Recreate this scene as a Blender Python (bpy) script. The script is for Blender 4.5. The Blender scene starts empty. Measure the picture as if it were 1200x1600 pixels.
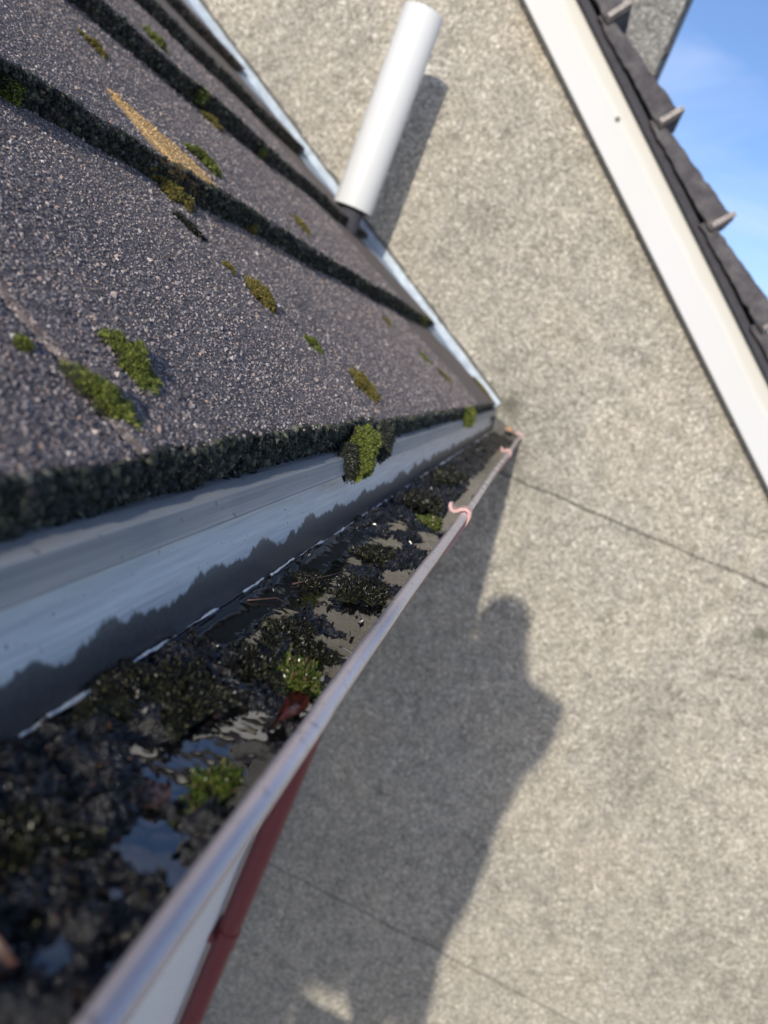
import bpy, math, numpy as np
from mathutils import Matrix, Vector
RAD = math.radians
SC = bpy.context.scene
COL = SC.collection
rng = np.random.default_rng(7)

# ------------------------------------------------------------------ camera
cam_d = bpy.data.cameras.new("camera")
cam = bpy.data.objects.new("camera", cam_d)
COL.objects.link(cam)
cam_d.sensor_fit = 'VERTICAL'
cam_d.sensor_height = 36.0
cam_d.sensor_width = 27.0
cam_d.lens = 27.0
cam_d.clip_start = 0.02
cam_d.clip_end = 500.0
_f = 1200.0
dy = np.array([(860 - 600) / _f, (800 - 615) / _f, -1.0]); dy /= np.linalg.norm(dy)
_a = RAD(90 - 24)
zz = np.array([math.cos(_a), math.sin(_a), 0.0]); zz -= dy * zz.dot(dy); zz /= np.linalg.norm(zz)
xx = np.cross(dy, zz)
# rows of the camera's world matrix: world X, Y, Z expressed in camera axes
cam.matrix_world = Matrix(((xx[0], xx[1], xx[2], 0), (dy[0], dy[1], dy[2], 0), (zz[0], zz[1], zz[2], 0), (0, 0, 0, 1)))
cam_d.dof.use_dof = True
cam_d.dof.focus_distance = 0.56
cam_d.dof.aperture_fstop = 6.6
SC.camera = cam

# ------------------------------------------------------------------ sky and sun
SUN_DIR = Vector((0.050, 0.955, -0.292)).normalized()      # the way the light travels
SUN_EL = math.asin(-SUN_DIR.z)
world = bpy.data.worlds.new("World"); SC.world = world
world.use_nodes = True
wn, wl = world.node_tree.nodes, world.node_tree.links
wn.clear()
w_out = wn.new('ShaderNodeOutputWorld'); w_bg = wn.new('ShaderNodeBackground')
w_sky = wn.new('ShaderNodeTexSky'); w_sky.sky_type = 'NISHITA'; w_sky.sun_disc = False
w_sky.sun_elevation = SUN_EL; w_sky.sun_rotation = RAD(183)
w_sky.air_density = 1.0; w_sky.dust_density = 0.6; w_sky.ozone_density = 3.5
w_tc = wn.new('ShaderNodeTexCoord')
w_mp = wn.new('ShaderNodeMapping'); w_mp.inputs['Scale'].default_value = (1.0, 1.6, 3.2)
w_no = wn.new('ShaderNodeTexNoise'); w_no.inputs['Scale'].default_value = 2.6
w_no.inputs['Detail'].default_value = 7; w_no.inputs['Roughness'].default_value = 0.55
w_no.inputs['Distortion'].default_value = 0.7
w_cr = wn.new('ShaderNodeValToRGB')
w_cr.color_ramp.elements[0].position = 0.46; w_cr.color_ramp.elements[0].color = (0, 0, 0, 1)
w_cr.color_ramp.elements[1].position = 0.80; w_cr.color_ramp.elements[1].color = (0.26, 0.26, 0.26, 1)
w_mx = wn.new('ShaderNodeMix'); w_mx.data_type = 'RGBA'
w_mx.inputs['B'].default_value = (6.5, 7.0, 7.6, 1)
wl.new(w_tc.outputs['Generated'], w_mp.inputs['Vector']); wl.new(w_mp.outputs['Vector'], w_no.inputs['Vector'])
wl.new(w_no.outputs['Fac'], w_cr.inputs['Fac']); wl.new(w_cr.outputs['Color'], w_mx.inputs['Factor'])
wl.new(w_sky.outputs['Color'], w_mx.inputs['A'])
w_tn = wn.new('ShaderNodeMix'); w_tn.data_type = 'RGBA'; w_tn.blend_type = 'MULTIPLY'
w_tn.inputs['Factor'].default_value = 1.0; w_tn.inputs['B'].default_value = (0.99, 0.94, 1.02, 1)
wl.new(w_mx.outputs['Result'], w_tn.inputs['A']); wl.new(w_tn.outputs['Result'], w_bg.inputs['Color'])
w_bg.inputs['Strength'].default_value = 0.15
wl.new(w_bg.outputs['Background'], w_out.inputs['Surface'])

sun_d = bpy.data.lights.new("sun", 'SUN'); sun = bpy.data.objects.new("sun", sun_d); COL.objects.link(sun)
sun_d.energy = 2.5; sun_d.angle = RAD(0.8); sun_d.color = (1.0, 0.93, 0.81)
sun.rotation_euler = SUN_DIR.to_track_quat('-Z', 'Y').to_euler()
sun.location = (-1, -6, 4)

SC.view_settings.view_transform = 'Standard'; SC.view_settings.look = 'None'
SC.view_settings.exposure = 0.38; SC.view_settings.gamma = 1.0
SC.render.engine = 'CYCLES'
SC.render.resolution_x = 768; SC.render.resolution_y = 1024

# ------------------------------------------------------------------ numpy noise
def _hash(ix, iy, iz, seed):
    h = (ix.astype(np.int64) * 374761393 + iy.astype(np.int64) * 668265263 + iz.astype(np.int64) * 2147483647 + seed * 1274126177) & 0xffffffff
    h = ((h ^ (h >> 13)) * 1274126177) & 0xffffffff
    h = (h ^ (h >> 16)) & 0xffffff
    return h / float(0xffffff)
def vnoise(x, y=0.0, z=0.0, seed=0):
    x, y, z = np.broadcast_arrays(np.asarray(x, float), np.asarray(y, float), np.asarray(z, float))
    xi, yi, zi = np.floor(x), np.floor(y), np.floor(z)
    u, v, w = x - xi, y - yi, z - zi
    u = u * u * (3 - 2 * u); v = v * v * (3 - 2 * v); w = w * w * (3 - 2 * w)
    r = 0
    for a in (0, 1):
        for b in (0, 1):
            for c in (0, 1):
                wt = (u if a else 1 - u) * (v if b else 1 - v) * (w if c else 1 - w)
                r = r + wt * _hash(xi + a, yi + b, zi + c, seed)
    return r * 2 - 1
def fbm(x, y=0.0, z=0.0, seed=0, octv=4, gain=0.5):
    r = 0; amp = 1.0; f = 1.0
    for o in range(octv):
        r = r + amp * vnoise(np.asarray(x) * f, np.asarray(y) * f, np.asarray(z) * f, seed + o * 17)
        amp *= gain; f *= 2.03
    return r
def sstep(a, b, x):
    t = np.clip((x - a) / (b - a), 0, 1); return t * t * (3 - 2 * t)

# ------------------------------------------------------------------ object helpers
def world_loc(o):
    v = Vector((0, 0, 0))
    while o is not None:
        v = v + Vector(o.location); o = o.parent
    return v
def tag(o, label=None, cat=None, group=None, kind=None):
    if label: o['label'] = label
    if cat: o['category'] = cat
    if group: o['group'] = group
    if kind: o['kind'] = kind
    return o
def thing(name, loc, label, cat, group=None, kind=None):
    o = bpy.data.objects.new(name, None); COL.objects.link(o); o.location = loc
    o.empty_display_size = 0.05
    return tag(o, label, cat, group, kind)
def mesh(name, V, F, mats, parent=None, smooth=False, loc=None, midx=None):
    """V (n,3) world coordinates; F an array (m,3)/(m,4) or a list of index tuples / arrays."""
    V = np.asarray(V, float).reshape(-1, 3)
    base = world_loc(parent) if parent is not None else Vector((0, 0, 0))
    if loc is not None: base = Vector(loc)
    V = V - np.array(base)
    me = bpy.data.meshes.new(name)
    if isinstance(F, np.ndarray): groups = [F]
    elif len(F) and isinstance(F[0], np.ndarray) and F[0].ndim == 2: groups = F
    else: groups = None
    if groups is not None:
        loops = np.concatenate([g.reshape(-1) for g in groups]).astype(np.int32)
        sizes = np.concatenate([np.full(len(g), g.shape[1]) for g in groups])
    else:
        loops = np.concatenate([np.asarray(f) for f in F]).astype(np.int32)
        sizes = np.array([len(f) for f in F])
    starts = np.concatenate([[0], np.cumsum(sizes)[:-1]]).astype(np.int32)
    me.vertices.add(len(V)); me.vertices.foreach_set('co', V.reshape(-1).astype(np.float32))
    me.loops.add(len(loops)); me.loops.foreach_set('vertex_index', loops)
    me.polygons.add(len(sizes)); me.polygons.foreach_set('loop_start', starts)
    if not isinstance(mats, (list, tuple)): mats = [mats]
    for m in mats: me.materials.append(m)
    if midx is not None: me.polygons.foreach_set('material_index', np.asarray(midx, np.int32))
    me.update(calc_edges=True); me.validate()
    me.polygons.foreach_set('use_smooth', np.full(len(me.polygons), bool(smooth)))
    me.update()
    o = bpy.data.objects.new(name, me); COL.objects.link(o)
    if parent is not None: o.parent = parent
    elif loc is not None: o.location = loc
    return o
class Geo:
    def __init__(s): s.V = []; s.F = []; s.n = 0; s.M = []
    def add(s, V, F, m=0):
        V = np.asarray(V, float); s.V.append(V)
        for f in F: s.F.append(tuple(int(i) + s.n for i in f)); s.M.append(m)
        s.n += len(V); return s
    def box(s, x0, x1, y0, y1, z0, z1, m=0, bev=0.0):
        b = bev
        if b <= 0:
            V = [(x, y, z) for x in (x0, x1) for y in (y0, y1) for z in (z0, z1)]
            F = [(0, 1, 3, 2), (4, 6, 7, 5), (0, 4, 5, 1), (2, 3, 7, 6), (0, 2, 6, 4), (1, 5, 7, 3)]
            return s.add(V, F, m)
        bm = __import__('bmesh').new()
        import bmesh
        bmesh.ops.create_cube(bm, size=1.0)
        for v in bm.verts:
            v.co = Vector(((x0 + x1) / 2 + v.co.x * (x1 - x0), (y0 + y1) / 2 + v.co.y * (y1 - y0), (z0 + z1) / 2 + v.co.z * (z1 - z0)))
        bmesh.ops.bevel(bm, geom=bm.edges[:], offset=b, segments=2, affect='EDGES')
        bm.verts.index_update()
        V = [tuple(v.co) for v in bm.verts]; F = [[v.index for v in f.verts] for f in bm.faces]
        bm.free(); return s.add(V, F, m)
    def prism(s, poly, y0, y1, m=0):
        """poly: list of (x,z); extruded along y"""
        n = len(poly)
        V = [(p[0], y0, p[1]) for p in poly] + [(p[0], y1, p[1]) for p in poly]
        F = [tuple(range(n)), tuple(range(2 * n - 1, n - 1, -1))] + [(i, i + n, (i + 1) % n + n, (i + 1) % n) for i in range(n)]
        return s.add(V, F, m)
    def tube(s, pts, r, seg=16, m=0, caps=True):
        pts = [np.array(p, float) for p in pts]; n = len(pts)
        rs = r if hasattr(r, '__len__') else [r] * n
        up = None; rings = []
        for i, p in enumerate(pts):
            t = (pts[min(i + 1, n - 1)] - pts[max(i - 1, 0)]); t /= np.linalg.norm(t)
            if up is None:
                up = np.array([0, 0, 1.0]) if abs(t[2]) < .9 else np.array([1.0, 0, 0])
            u = np.cross(t, up); u /= np.linalg.norm(u); up = np.cross(u, t)
            a = np.linspace(0, 2 * np.pi, seg, endpoint=False)
            rings.append(p + rs[i] * (np.cos(a)[:, None] * u + np.sin(a)[:, None] * up))
        V = np.concatenate(rings); F = []
        for i in range(n - 1):
            for k in range(seg):
                F.append((i * seg + k, i * seg + (k + 1) % seg, (i + 1) * seg + (k + 1) % seg, (i + 1) * seg + k))
        if caps: F += [tuple(range(seg))[::-1], tuple(range((n - 1) * seg, n * seg))]
        return s.add(V, F, m)
    def make(s, name, mats, parent=None, smooth=False, loc=None):
        o = mesh(name, np.concatenate(s.V), s.F, mats, parent, smooth, loc, s.M)
        return o
def autosmooth(o, ang=40):
    o.data.polygons.foreach_set('use_smooth', np.full(len(o.data.polygons), True))
    o.data.set_sharp_from_angle(angle=RAD(ang)); return o
def grid_faces(nr, nc):
    i = np.arange(nr - 1)[:, None] * nc + np.arange(nc - 1)[None, :]
    return np.stack([i, i + 1, i + nc + 1, i + nc], -1).reshape(-1, 4)

# ------------------------------------------------------------------ material helpers
class NT:
    def __init__(s, name):
        s.m = bpy.data.materials.new(name); s.m.use_nodes = True
        s.t = s.m.node_tree; s.t.nodes.clear()
        s.out = s.t.nodes.new('ShaderNodeOutputMaterial'); s.b = s.t.nodes.new('ShaderNodeBsdfPrincipled')
        s.t.links.new(s.b.outputs[0], s.out.inputs['Surface'])
        s.geo = s.t.nodes.new('ShaderNodeNewGeometry')
        s.pos = s.geo.outputs['Position']
    def set(s, **k):
        for a, v in k.items():
            inp = s.b.inputs[a.replace('_', ' ')]
            if hasattr(v, 'is_linked'): s.t.links.new(v, inp)
            else: inp.default_value = (*v, 1) if isinstance(v, tuple) and len(v) == 3 and inp.type == 'RGBA' else v
        return s
    def link(s, v, inp):
        if hasattr(v, 'is_linked'): s.t.links.new(v, inp)
        elif inp.type == 'RGBA' and len(v) == 3: inp.default_value = (*v, 1)
        else: inp.default_value = v
    def noise(s, scale, detail=4, rough=0.55, vec=None, dist=0.0, col=False):
        n = s.t.nodes.new('ShaderNodeTexNoise'); n.inputs['Scale'].default_value = scale
        n.inputs['Detail'].default_value = detail; n.inputs['Roughness'].default_value = rough
        n.inputs['Distortion'].default_value = dist
        s.t.links.new(vec or s.pos, n.inputs['Vector']); return n.outputs['Color' if col else 'Fac']
    def vor(s, scale, out='Color', feature='F1', vec=None, rnd=1.0):
        n = s.t.nodes.new('ShaderNodeTexVoronoi'); n.feature = feature; n.inputs['Scale'].default_value = scale
        n.inputs['Randomness'].default_value = rnd
        s.t.links.new(vec or s.pos, n.inputs['Vector']); return n.outputs[out]
    def scale(s, sc, vec=None):
        n = s.t.nodes.new('ShaderNodeMapping'); n.inputs['Scale'].default_value = sc
        s.t.links.new(vec or s.pos, n.inputs['Vector']); return n.outputs[0]
    def ramp(s, fac, stops, interp='LINEAR'):
        n = s.t.nodes.new('ShaderNodeValToRGB'); r = n.color_ramp; r.interpolation = interp
        while len(r.elements) < len(stops): r.elements.new(0.5)
        for e, (p, c) in zip(r.elements, stops):
            e.position = p; e.color = (c, c, c, 1) if not hasattr(c, '__len__') else (*c, 1)
        s.t.links.new(fac, n.inputs['Fac']); return n.outputs['Color']
    def mix(s, fac, a, b, mode='MIX'):
        n = s.t.nodes.new('ShaderNodeMix'); n.data_type = 'RGBA'; n.blend_type = mode
        s.link(fac, n.inputs['Factor']); s.link(a, n.inputs['A']); s.link(b, n.inputs['B']); return n.outputs['Result']
    def math(s, op, a, b=0.0, c=0.0):
        n = s.t.nodes.new('ShaderNodeMath'); n.operation = op
        s.link(a, n.inputs[0]); s.link(b, n.inputs[1])
        if len(n.inputs) > 2: s.link(c, n.inputs[2])
        return n.outputs[0]
    def sep(s, vec=None):
        n = s.t.nodes.new('ShaderNodeSeparateXYZ'); s.t.links.new(vec or s.pos, n.inputs[0]); return n.outputs
    def rand(s): return s.geo.outputs['Random Per Island']
    def bump(s, h, strength=0.5, dist=0.001, prev=None):
        n = s.t.nodes.new('ShaderNodeBump'); n.inputs['Strength'].default_value = strength
        n.inputs['Distance'].default_value = dist; s.link(h, n.inputs['Height'])
        if prev: s.t.links.new(prev, n.inputs['Normal'])
        return n.outputs[0]
    def mr(s, v, a, b, c=0.0, d=1.0):
        n = s.t.nodes.new('ShaderNodeMapRange'); s.link(v, n.inputs[0])
        for i, x in enumerate((a, b, c, d)): n.inputs[i + 1].default_value = x
        return n.outputs[0]

def m_plain(name, col, rough=0.6, metal=0.0, var=0.15, nscale=30, bump=0.0, bscale=200, spec=0.5, coat=0.0):
    n = NT(name); f = n.noise(nscale, 5)
    c = n.mix(f, tuple(x * (1 - var) for x in col), tuple(min(1, x * (1 + var)) for x in col))
    n.set(Base_Color=c, Roughness=n.mr(n.noise(nscale * 2.3, 3), 0.3, 0.7, max(0.02, rough - .08), min(1, rough + .08)), Metallic=metal)
    n.b.inputs['Specular IOR Level'].default_value = spec; n.b.inputs['Coat Weight'].default_value = coat
    if bump: n.set(Normal=n.bump(n.noise(bscale, 3), bump, 0.001))
    return n.m

# pebbledash render of the main wall ---------------------------------
def m_pebble(name, tint=(1, 1, 1), dark=1.0, cracks=True, scale=1.0, bdist=0.006):
    n = NT(name)
    wv = n.noise(18, 2, col=True)
    vec = n.mix(0.02, n.pos, wv, 'ADD')
    c1 = n.vor(210 * scale, 'Color', vec=vec); d1 = n.vor(210 * scale, 'Distance', vec=vec)
    c2 = n.vor(90 * scale, 'Color', vec=vec)
    s1 = n.sep(c1)
    base = n.ramp(s1[0], [(0.0, (0.20, 0.187, 0.158)), (0.25, (0.32, 0.30, 0.26)), (0.6, (0.42, 0.397, 0.345)), (0.85, (0.55, 0.52, 0.46)), (1.0, (0.78, 0.755, 0.69))])
    fine = n.ramp(n.sep(c2)[1], [(0.0, 0.75), (1.0, 1.2)])
    base = n.mix(0.55, base, fine, 'MULTIPLY')
    edge = n.ramp(d1, [(0.35, 1.0), (0.8, 0.68)])
    base = n.mix(0.7, base, edge, 'MULTIPLY')
    big = n.ramp(n.noise(2.2, 5, 0.6), [(0.30, (0.87, 0.88, 0.87)), (0.50, (1, 1, 1)), (0.72, (1.12, 1.09, 1.03))])
    base = n.mix(1.0, base, big, 'MULTIPLY')
    mid = n.ramp(n.noise(17, 5, 0.7), [(0.30, 0.68), (0.50, 1.0), (0.75, 1.15)])
    base = n.mix(0.8, base, mid, 'MULTIPLY')
    # sparse dark blemishes where stones have dropped off
    hole = n.ramp(n.noise(9.0, 3, 0.7), [(0.68, 1.0), (0.75, 0.35)])
    base = n.mix(0.8, base, hole, 'MULTIPLY')
    runs = n.ramp(n.noise(1.0, 5, 0.6, vec=n.scale((9, 9, 1.1))), [(0.30, (0.86, 0.86, 0.87)), (0.55, (1, 1, 1)), (0.78, (1.07, 1.04, 0.98))])
    base = n.mix(0.8, base, runs, 'MULTIPLY')
    if cracks:
        x, y, z = n.sep()
        for zc, wdt, st in ((-0.303, 0.0048, 0.40), (-2.06, 0.0050, 0.52)):
            nz = n.math('MULTIPLY', n.math('SUBTRACT', n.noise(5, 4), 0.5), 0.035)
            dd = n.math('ABSOLUTE', n.math('SUBTRACT', n.math('SUBTRACT', z, zc), nz))
            l = n.mr(dd, wdt * 0.4, wdt * 1.3, st, 1.0)
            base = n.mix(1.0, base, l, 'MULTIPLY')
        # one green-black patch of algae by the crack
        dx = n.math('SUBTRACT', x, 0.93); dz = n.math('SUBTRACT', z, -0.455)
        r = n.math('SQRT', n.math('ADD', n.math('MULTIPLY', dx, dx), n.math('MULTIPLY', dz, dz)))
        r = n.math('ADD', r, n.math('MULTIPLY', n.math('SUBTRACT', n.noise(30, 3), 0.5), 0.05))
        base = n.mix(n.mr(r, 0.012, 0.04, 0.75, 0.0), base, (0.10, 0.11, 0.08))
        # dark smudge fading outward from the corner where the eaves meet the wall
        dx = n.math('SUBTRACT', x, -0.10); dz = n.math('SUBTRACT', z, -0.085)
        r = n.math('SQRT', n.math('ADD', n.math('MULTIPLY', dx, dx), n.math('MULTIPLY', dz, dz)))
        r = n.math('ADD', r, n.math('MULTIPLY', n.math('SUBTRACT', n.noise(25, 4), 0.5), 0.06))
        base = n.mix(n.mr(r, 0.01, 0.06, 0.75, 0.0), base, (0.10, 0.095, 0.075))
    base = n.mix(1.0, base, tuple(t * dark for t in tint), 'MULTIPLY')
    h = n.math('ADD', n.math('MULTIPLY', d1, -1.0), n.math('MULTIPLY', n.noise(300, 3), 0.4))
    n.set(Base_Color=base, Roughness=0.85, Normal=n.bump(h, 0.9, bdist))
    n.b.inputs['Specular IOR Level'].default_value = 0.3
    return n.m
M_WALL = m_pebble('pebbledash', tint=(1.02, 1.0, 0.95), dark=1.34)
M_CHIM = m_pebble('grey_pebbledash', tint=(0.84, 0.88, 0.94), dark=0.82, cracks=False, scale=0.62)
M_WHITE_WALL = m_plain('white_roughcast', (0.90, 0.90, 0.88), 0.8, var=0.22, nscale=70, bump=1.0, bscale=130)

# concrete roof tile ------------------------------------------------------
def patch_mask(n):
    """a sandy orange patch at the lower corner of one tile in the second course"""
    x, y, z = n.sep()
    a = RAD(30)
    s = n.math('ADD', n.math('MULTIPLY', n.math('SUBTRACT', -0.152, x), math.cos(a)), n.math('MULTIPLY', n.math('SUBTRACT', z, -0.092), math.sin(a)))
    nz = n.math('MULTIPLY', n.math('SUBTRACT', n.noise(60, 4), 0.5), 0.026)
    e1 = n.math('SUBTRACT', 0.100, n.math('MULTIPLY', n.math('ABSOLUTE', n.math('SUBTRACT', y, 0.765)), 0.78))
    ins = n.math('SUBTRACT', n.math('ADD', e1, nz), n.math('SUBTRACT', s, 0.335))
    m1 = n.mr(ins, 0.0, 0.004)
    m2 = n.mr(s, 0.326, 0.330); m3 = n.mr(n.math('ADD', y, nz), 0.735, 0.742); m4 = n.mr(n.math('ADD', y, nz), 0.866, 0.858)
    return n.math('MULTIPLY', n.math('MULTIPLY', m1, m2), n.math('MULTIPLY', m3, m4))
def m_tile():
    n = NT('concrete_tile')
    c1 = n.sep(n.vor(520, 'Color'))
    base = n.ramp(c1[0], [(0.0, (0.052, 0.044, 0.046)), (0.45, (0.122, 0.103, 0.104)), (0.8, (0.19, 0.162, 0.158)), (0.95, (0.27, 0.24, 0.24)), (1.0, (0.42, 0.37, 0.34))])
    big = n.ramp(n.noise(9, 5, 0.6), [(0.3, (0.72, 0.71, 0.74)), (0.5, (1, 1, 1)), (0.72, (1.45, 1.28, 1.12))])
    base = n.mix(1.0, base, big, 'MULTIPLY')
    # the tiles nearer the wall carry a film of brown dirt
    x, y, z = n.sep()
    film = n.math('MULTIPLY', n.mr(y, 0.4, 2.3, 0.05, 0.85), n.ramp(n.noise(4, 4), [(0.25, 0.5), (0.7, 1.0)]))
    base = n.mix(film, base, (0.20, 0.165, 0.135))
    mask = patch_mask(n)
    sand = n.ramp(c1[1], [(0.0, (0.36, 0.20, 0.07)), (0.5, (0.55, 0.34, 0.13)), (1.0, (0.72, 0.50, 0.24))])
    base = n.mix(mask, base, sand)
    h = n.math('ADD', n.vor(620, 'Distance'), n.noise(1300, 2))
    n.set(Base_Color=base, Roughness=0.8, Normal=n.bump(h, 0.7, 0.0012))
    n.b.inputs['Specular IOR Level'].default_value = 0.4
    return n.m
M_TILE = m_tile()
def m_grain():
    n = NT('stone_grain')
    c = n.ramp(n.rand(), [(0.0, (0.06, 0.055, 0.06)), (0.45, (0.15, 0.128, 0.13)), (0.70, (0.25, 0.215, 0.21)), (0.86, (0.42, 0.365, 0.34)), (0.94, (0.46, 0.36, 0.30)), (0.975, (0.42, 0.27, 0.20)), (1.0, (0.62, 0.60, 0.57))])
    c = n.mix(patch_mask(n), c, n.ramp(n.rand(), [(0.0, (0.34, 0.19, 0.07)), (0.5, (0.56, 0.35, 0.14)), (1.0, (0.74, 0.52, 0.26))]))
    n.set(Base_Color=c, Roughness=0.5); return n.m
M_GRAIN = m_grain()
def m_crust():
    n = NT('dark_moss_crust')
    c = n.ramp(n.rand(), [(0.0, (0.008, 0.010, 0.010)), (0.45, (0.028, 0.032, 0.028)), (0.72, (0.050, 0.058, 0.038)), (0.88, (0.09, 0.10, 0.055)), (1.0, (0.22, 0.20, 0.16))])
    c = n.mix(0.6, c, n.ramp(n.noise(700, 3), [(0.3, 0.45), (0.7, 1.6)]), 'MULTIPLY')
    n.set(Base_Color=c, Roughness=0.75, Normal=n.bump(n.noise(1500, 3), 0.8, 0.001)); return n.m
M_CRUST = m_crust()
def m_moss(name, stops):
    n = NT(name); c = n.ramp(n.rand(), stops)
    n.set(Base_Color=c, Roughness=0.55)
    n.b.inputs['Subsurface Weight'].default_value = 0.0
    n.b.inputs['Transmission Weight'].default_value = 0.0
    return n.m
M_MOSS = m_moss('green_moss', [(0.0, (0.035, 0.050, 0.010)), (0.35, (0.085, 0.115, 0.018)), (0.75, (0.19, 0.225, 0.035)), (1.0, (0.32, 0.33, 0.07))])
M_OLIVE = m_moss('olive_moss', [(0.0, (0.05, 0.05, 0.010)), (0.4, (0.12, 0.11, 0.020)), (0.8, (0.24, 0.19, 0.035)), (1.0, (0.34, 0.24, 0.07))])
M_WETMOSS = m_moss('wet_moss', [(0.0, (0.003, 0.004, 0.003)), (0.6, (0.010, 0.010, 0.007)), (0.88, (0.030, 0.030, 0.014)), (1.0, (0.12, 0.12, 0.045))])
M_WETMOSS.node_tree.nodes['Principled BSDF'].inputs['Roughness'].default_value = 0.38
M_WETGREEN = m_moss('wet_green_moss', [(0.0, (0.02, 0.03, 0.006)), (0.4, (0.06, 0.10, 0.012)), (0.8, (0.16, 0.22, 0.03)), (1.0, (0.24, 0.10, 0.10))])
M_WETGREEN.node_tree.nodes['Principled BSDF'].inputs['Roughness'].default_value = 0.25
M_MOSSCORE = m_plain('moss_core', (0.018, 0.022, 0.008), 0.9, var=0.4, nscale=300, bump=0.8, bscale=900)

# gutter materials -----------------------------------------------------------
def m_gutter_in():
    n = NT('weathered_gutter_lining')
    x, y, z = n.sep()
    streak = n.noise(1.0, 5, 0.6, vec=n.scale((300, 14, 500)))
    spots = n.noise(240, 3, 0.6)
    col = n.ramp(streak, [(0.25, (0.50, 0.485, 0.46)), (0.5, (0.66, 0.645, 0.61)), (0.75, (0.80, 0.78, 0.74))])
    col = n.mix(n.ramp(spots, [(0.66, 0.0), (0.72, 0.8)]), col, (0.05, 0.05, 0.05))
    # front (outward) half is a dusty tan, back half bare grey
    front = n.mr(x, -0.07, -0.05)
    col = n.mix(front, col, n.mix(n.noise(40, 4), (0.24, 0.225, 0.18), (0.36, 0.34, 0.28)))
    tide = n.math('ADD', n.math('MULTIPLY', n.math('SUBTRACT', n.noise(16, 6, 0.62, vec=n.scale((0.0, 1, 0.0))), 0.5), 0.040),
                  n.math('MULTIPLY', n.math('SUBTRACT', n.noise(70, 3, 0.6), 0.5), 0.008))
    lvl = n.math('ADD', n.mr(x, -0.09, -0.05, -0.1655, -0.1685), tide)
    wet = n.mr(n.math('SUBTRACT', z, lvl), -0.0012, 0.0010, 1.0, 0.0)
    wcol = n.mix(n.noise(260, 4), (0.065, 0.060, 0.054), (0.13, 0.122, 0.112))
    wcol = n.mix(front, wcol, (0.022, 0.022, 0.018))
    specks = n.ramp(n.vor(900, 'Distance'), [(0.10, 0.7), (0.16, 0.0)])
    wcol = n.mix(specks, wcol, (0.30, 0.30, 0.31))
    n.set(Base_Color=n.mix(wet, col, wcol), Roughness=n.mr(wet, 0, 1, 0.42, 0.38), Metallic=n.mr(wet, 0, 1, 0.15, 0.0),
          Normal=n.bump(n.math('ADD', streak, n.math('MULTIPLY', n.noise(900, 2), n.mr(wet, 0, 1, 0.2, 1.2))), 0.25, 0.0006))
    return n.m
M_GIN = m_gutter_in()
def m_painted(name, a, b, rough, metal=0.0, coat=0.3):
    n = NT(name)
    f = n.noise(25, 5, 0.6); st = n.noise(1.0, 4, 0.6, vec=n.scale((400, 10, 400)))
    c = n.mix(f, a, b); c = n.mix(0.35, c, n.ramp(st, [(0.3, 0.75), (0.7, 1.2)]), 'MULTIPLY')
    c = n.mix(n.ramp(n.noise(130, 4, 0.6), [(0.62, 0.0), (0.70, 0.55)]), c, tuple(v * 0.35 for v in a))
    n.set(Base_Color=c, Roughness=n.mr(f, .3, .7, rough * .8, rough * 1.25), Metallic=metal, Coat_Weight=coat,
          Normal=n.bump(n.noise(500, 3), 0.15, 0.0005))
    n.b.inputs['Coat Roughness'].default_value = 0.2
    return n.m
M_LIP = m_painted('faded_lip_paint', (0.56, 0.46, 0.44), (0.68, 0.58, 0.55), 0.28, 0.15, 0.5)
M_BURG = m_painted('burgundy_paint', (0.16, 0.030, 0.034), (0.21, 0.045, 0.048), 0.45, 0.0, 0.2)
M_PINK = m_painted('faded_pink_paint', (0.62, 0.33, 0.30), (0.78, 0.50, 0.46), 0.4, 0.0, 0.2)
def m_fascia():
    n = NT('grey_fascia')
    st = n.noise(1.0, 5, 0.6, vec=n.scale((200, 7, 420)))
    c = n.ramp(st, [(0.25, (0.22, 0.228, 0.228)), (0.5, (0.29, 0.295, 0.29)), (0.78, (0.37, 0.37, 0.36))])
    c = n.mix(n.ramp(n.noise(190, 3, 0.6), [(0.67, 0.0), (0.72, 0.9)]), c, (0.05, 0.05, 0.045))
    n.set(Base_Color=c, Roughness=0.55, Metallic=0.0, Normal=n.bump(st, 0.15, 0.0005)); return n.m
M_FASC = m_fascia()
def m_sludge():
    n = NT('wet_black_silt')
    f = n.noise(160, 6, 0.65)
    c = n.ramp(f, [(0.3, (0.004, 0.004, 0.005)), (0.55, (0.010, 0.010, 0.010)), (0.72, (0.022, 0.020, 0.016)), (0.85, (0.05, 0.043, 0.03))])
    n.set(Base_Color=c, Roughness=n.mr(n.noise(300, 3), 0.38, 0.62, 0.04, 0.34),
          Normal=n.bump(n.math('ADD', n.noise(900, 4, 0.7), n.vor(420, 'Distance')), 0.75, 0.0018))
    n.b.inputs['Specular IOR Level'].default_value = 1.0
    return n.m
M_SLUDGE = m_sludge()
def m_debris():
    n = NT('wet_leaf_litter')
    c = n.ramp(n.rand(), [(0.0, (0.004, 0.004, 0.005)), (0.6, (0.010, 0.009, 0.009)), (0.88, (0.022, 0.018, 0.014)), (0.97, (0.05, 0.028, 0.018)), (1.0, (0.12, 0.045, 0.035))])
    n.set(Base_Color=c, Roughness=n.mr(n.noise(300, 2), 0.3, 0.7, 0.10, 0.35)); return n.m
M_DEBRIS = m_debris()
def m_water():
    n = NT('gutter_water')
    h = n.noise(45, 2, 0.45)
    n.set(Base_Color=(0.008, 0.009, 0.009), Roughness=0.02, Normal=n.bump(h, 0.5, 0.0016))
    n.b.inputs['IOR'].default_value = 1.7
    n.b.inputs['Specular IOR Level'].default_value = 1.0
    return n.m
M_WATER = m_water()
M_SCUM = m_plain('limescale', (0.55, 0.60, 0.64), 0.35, var=0.4, nscale=250, bump=0.5, bscale=700)
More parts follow.
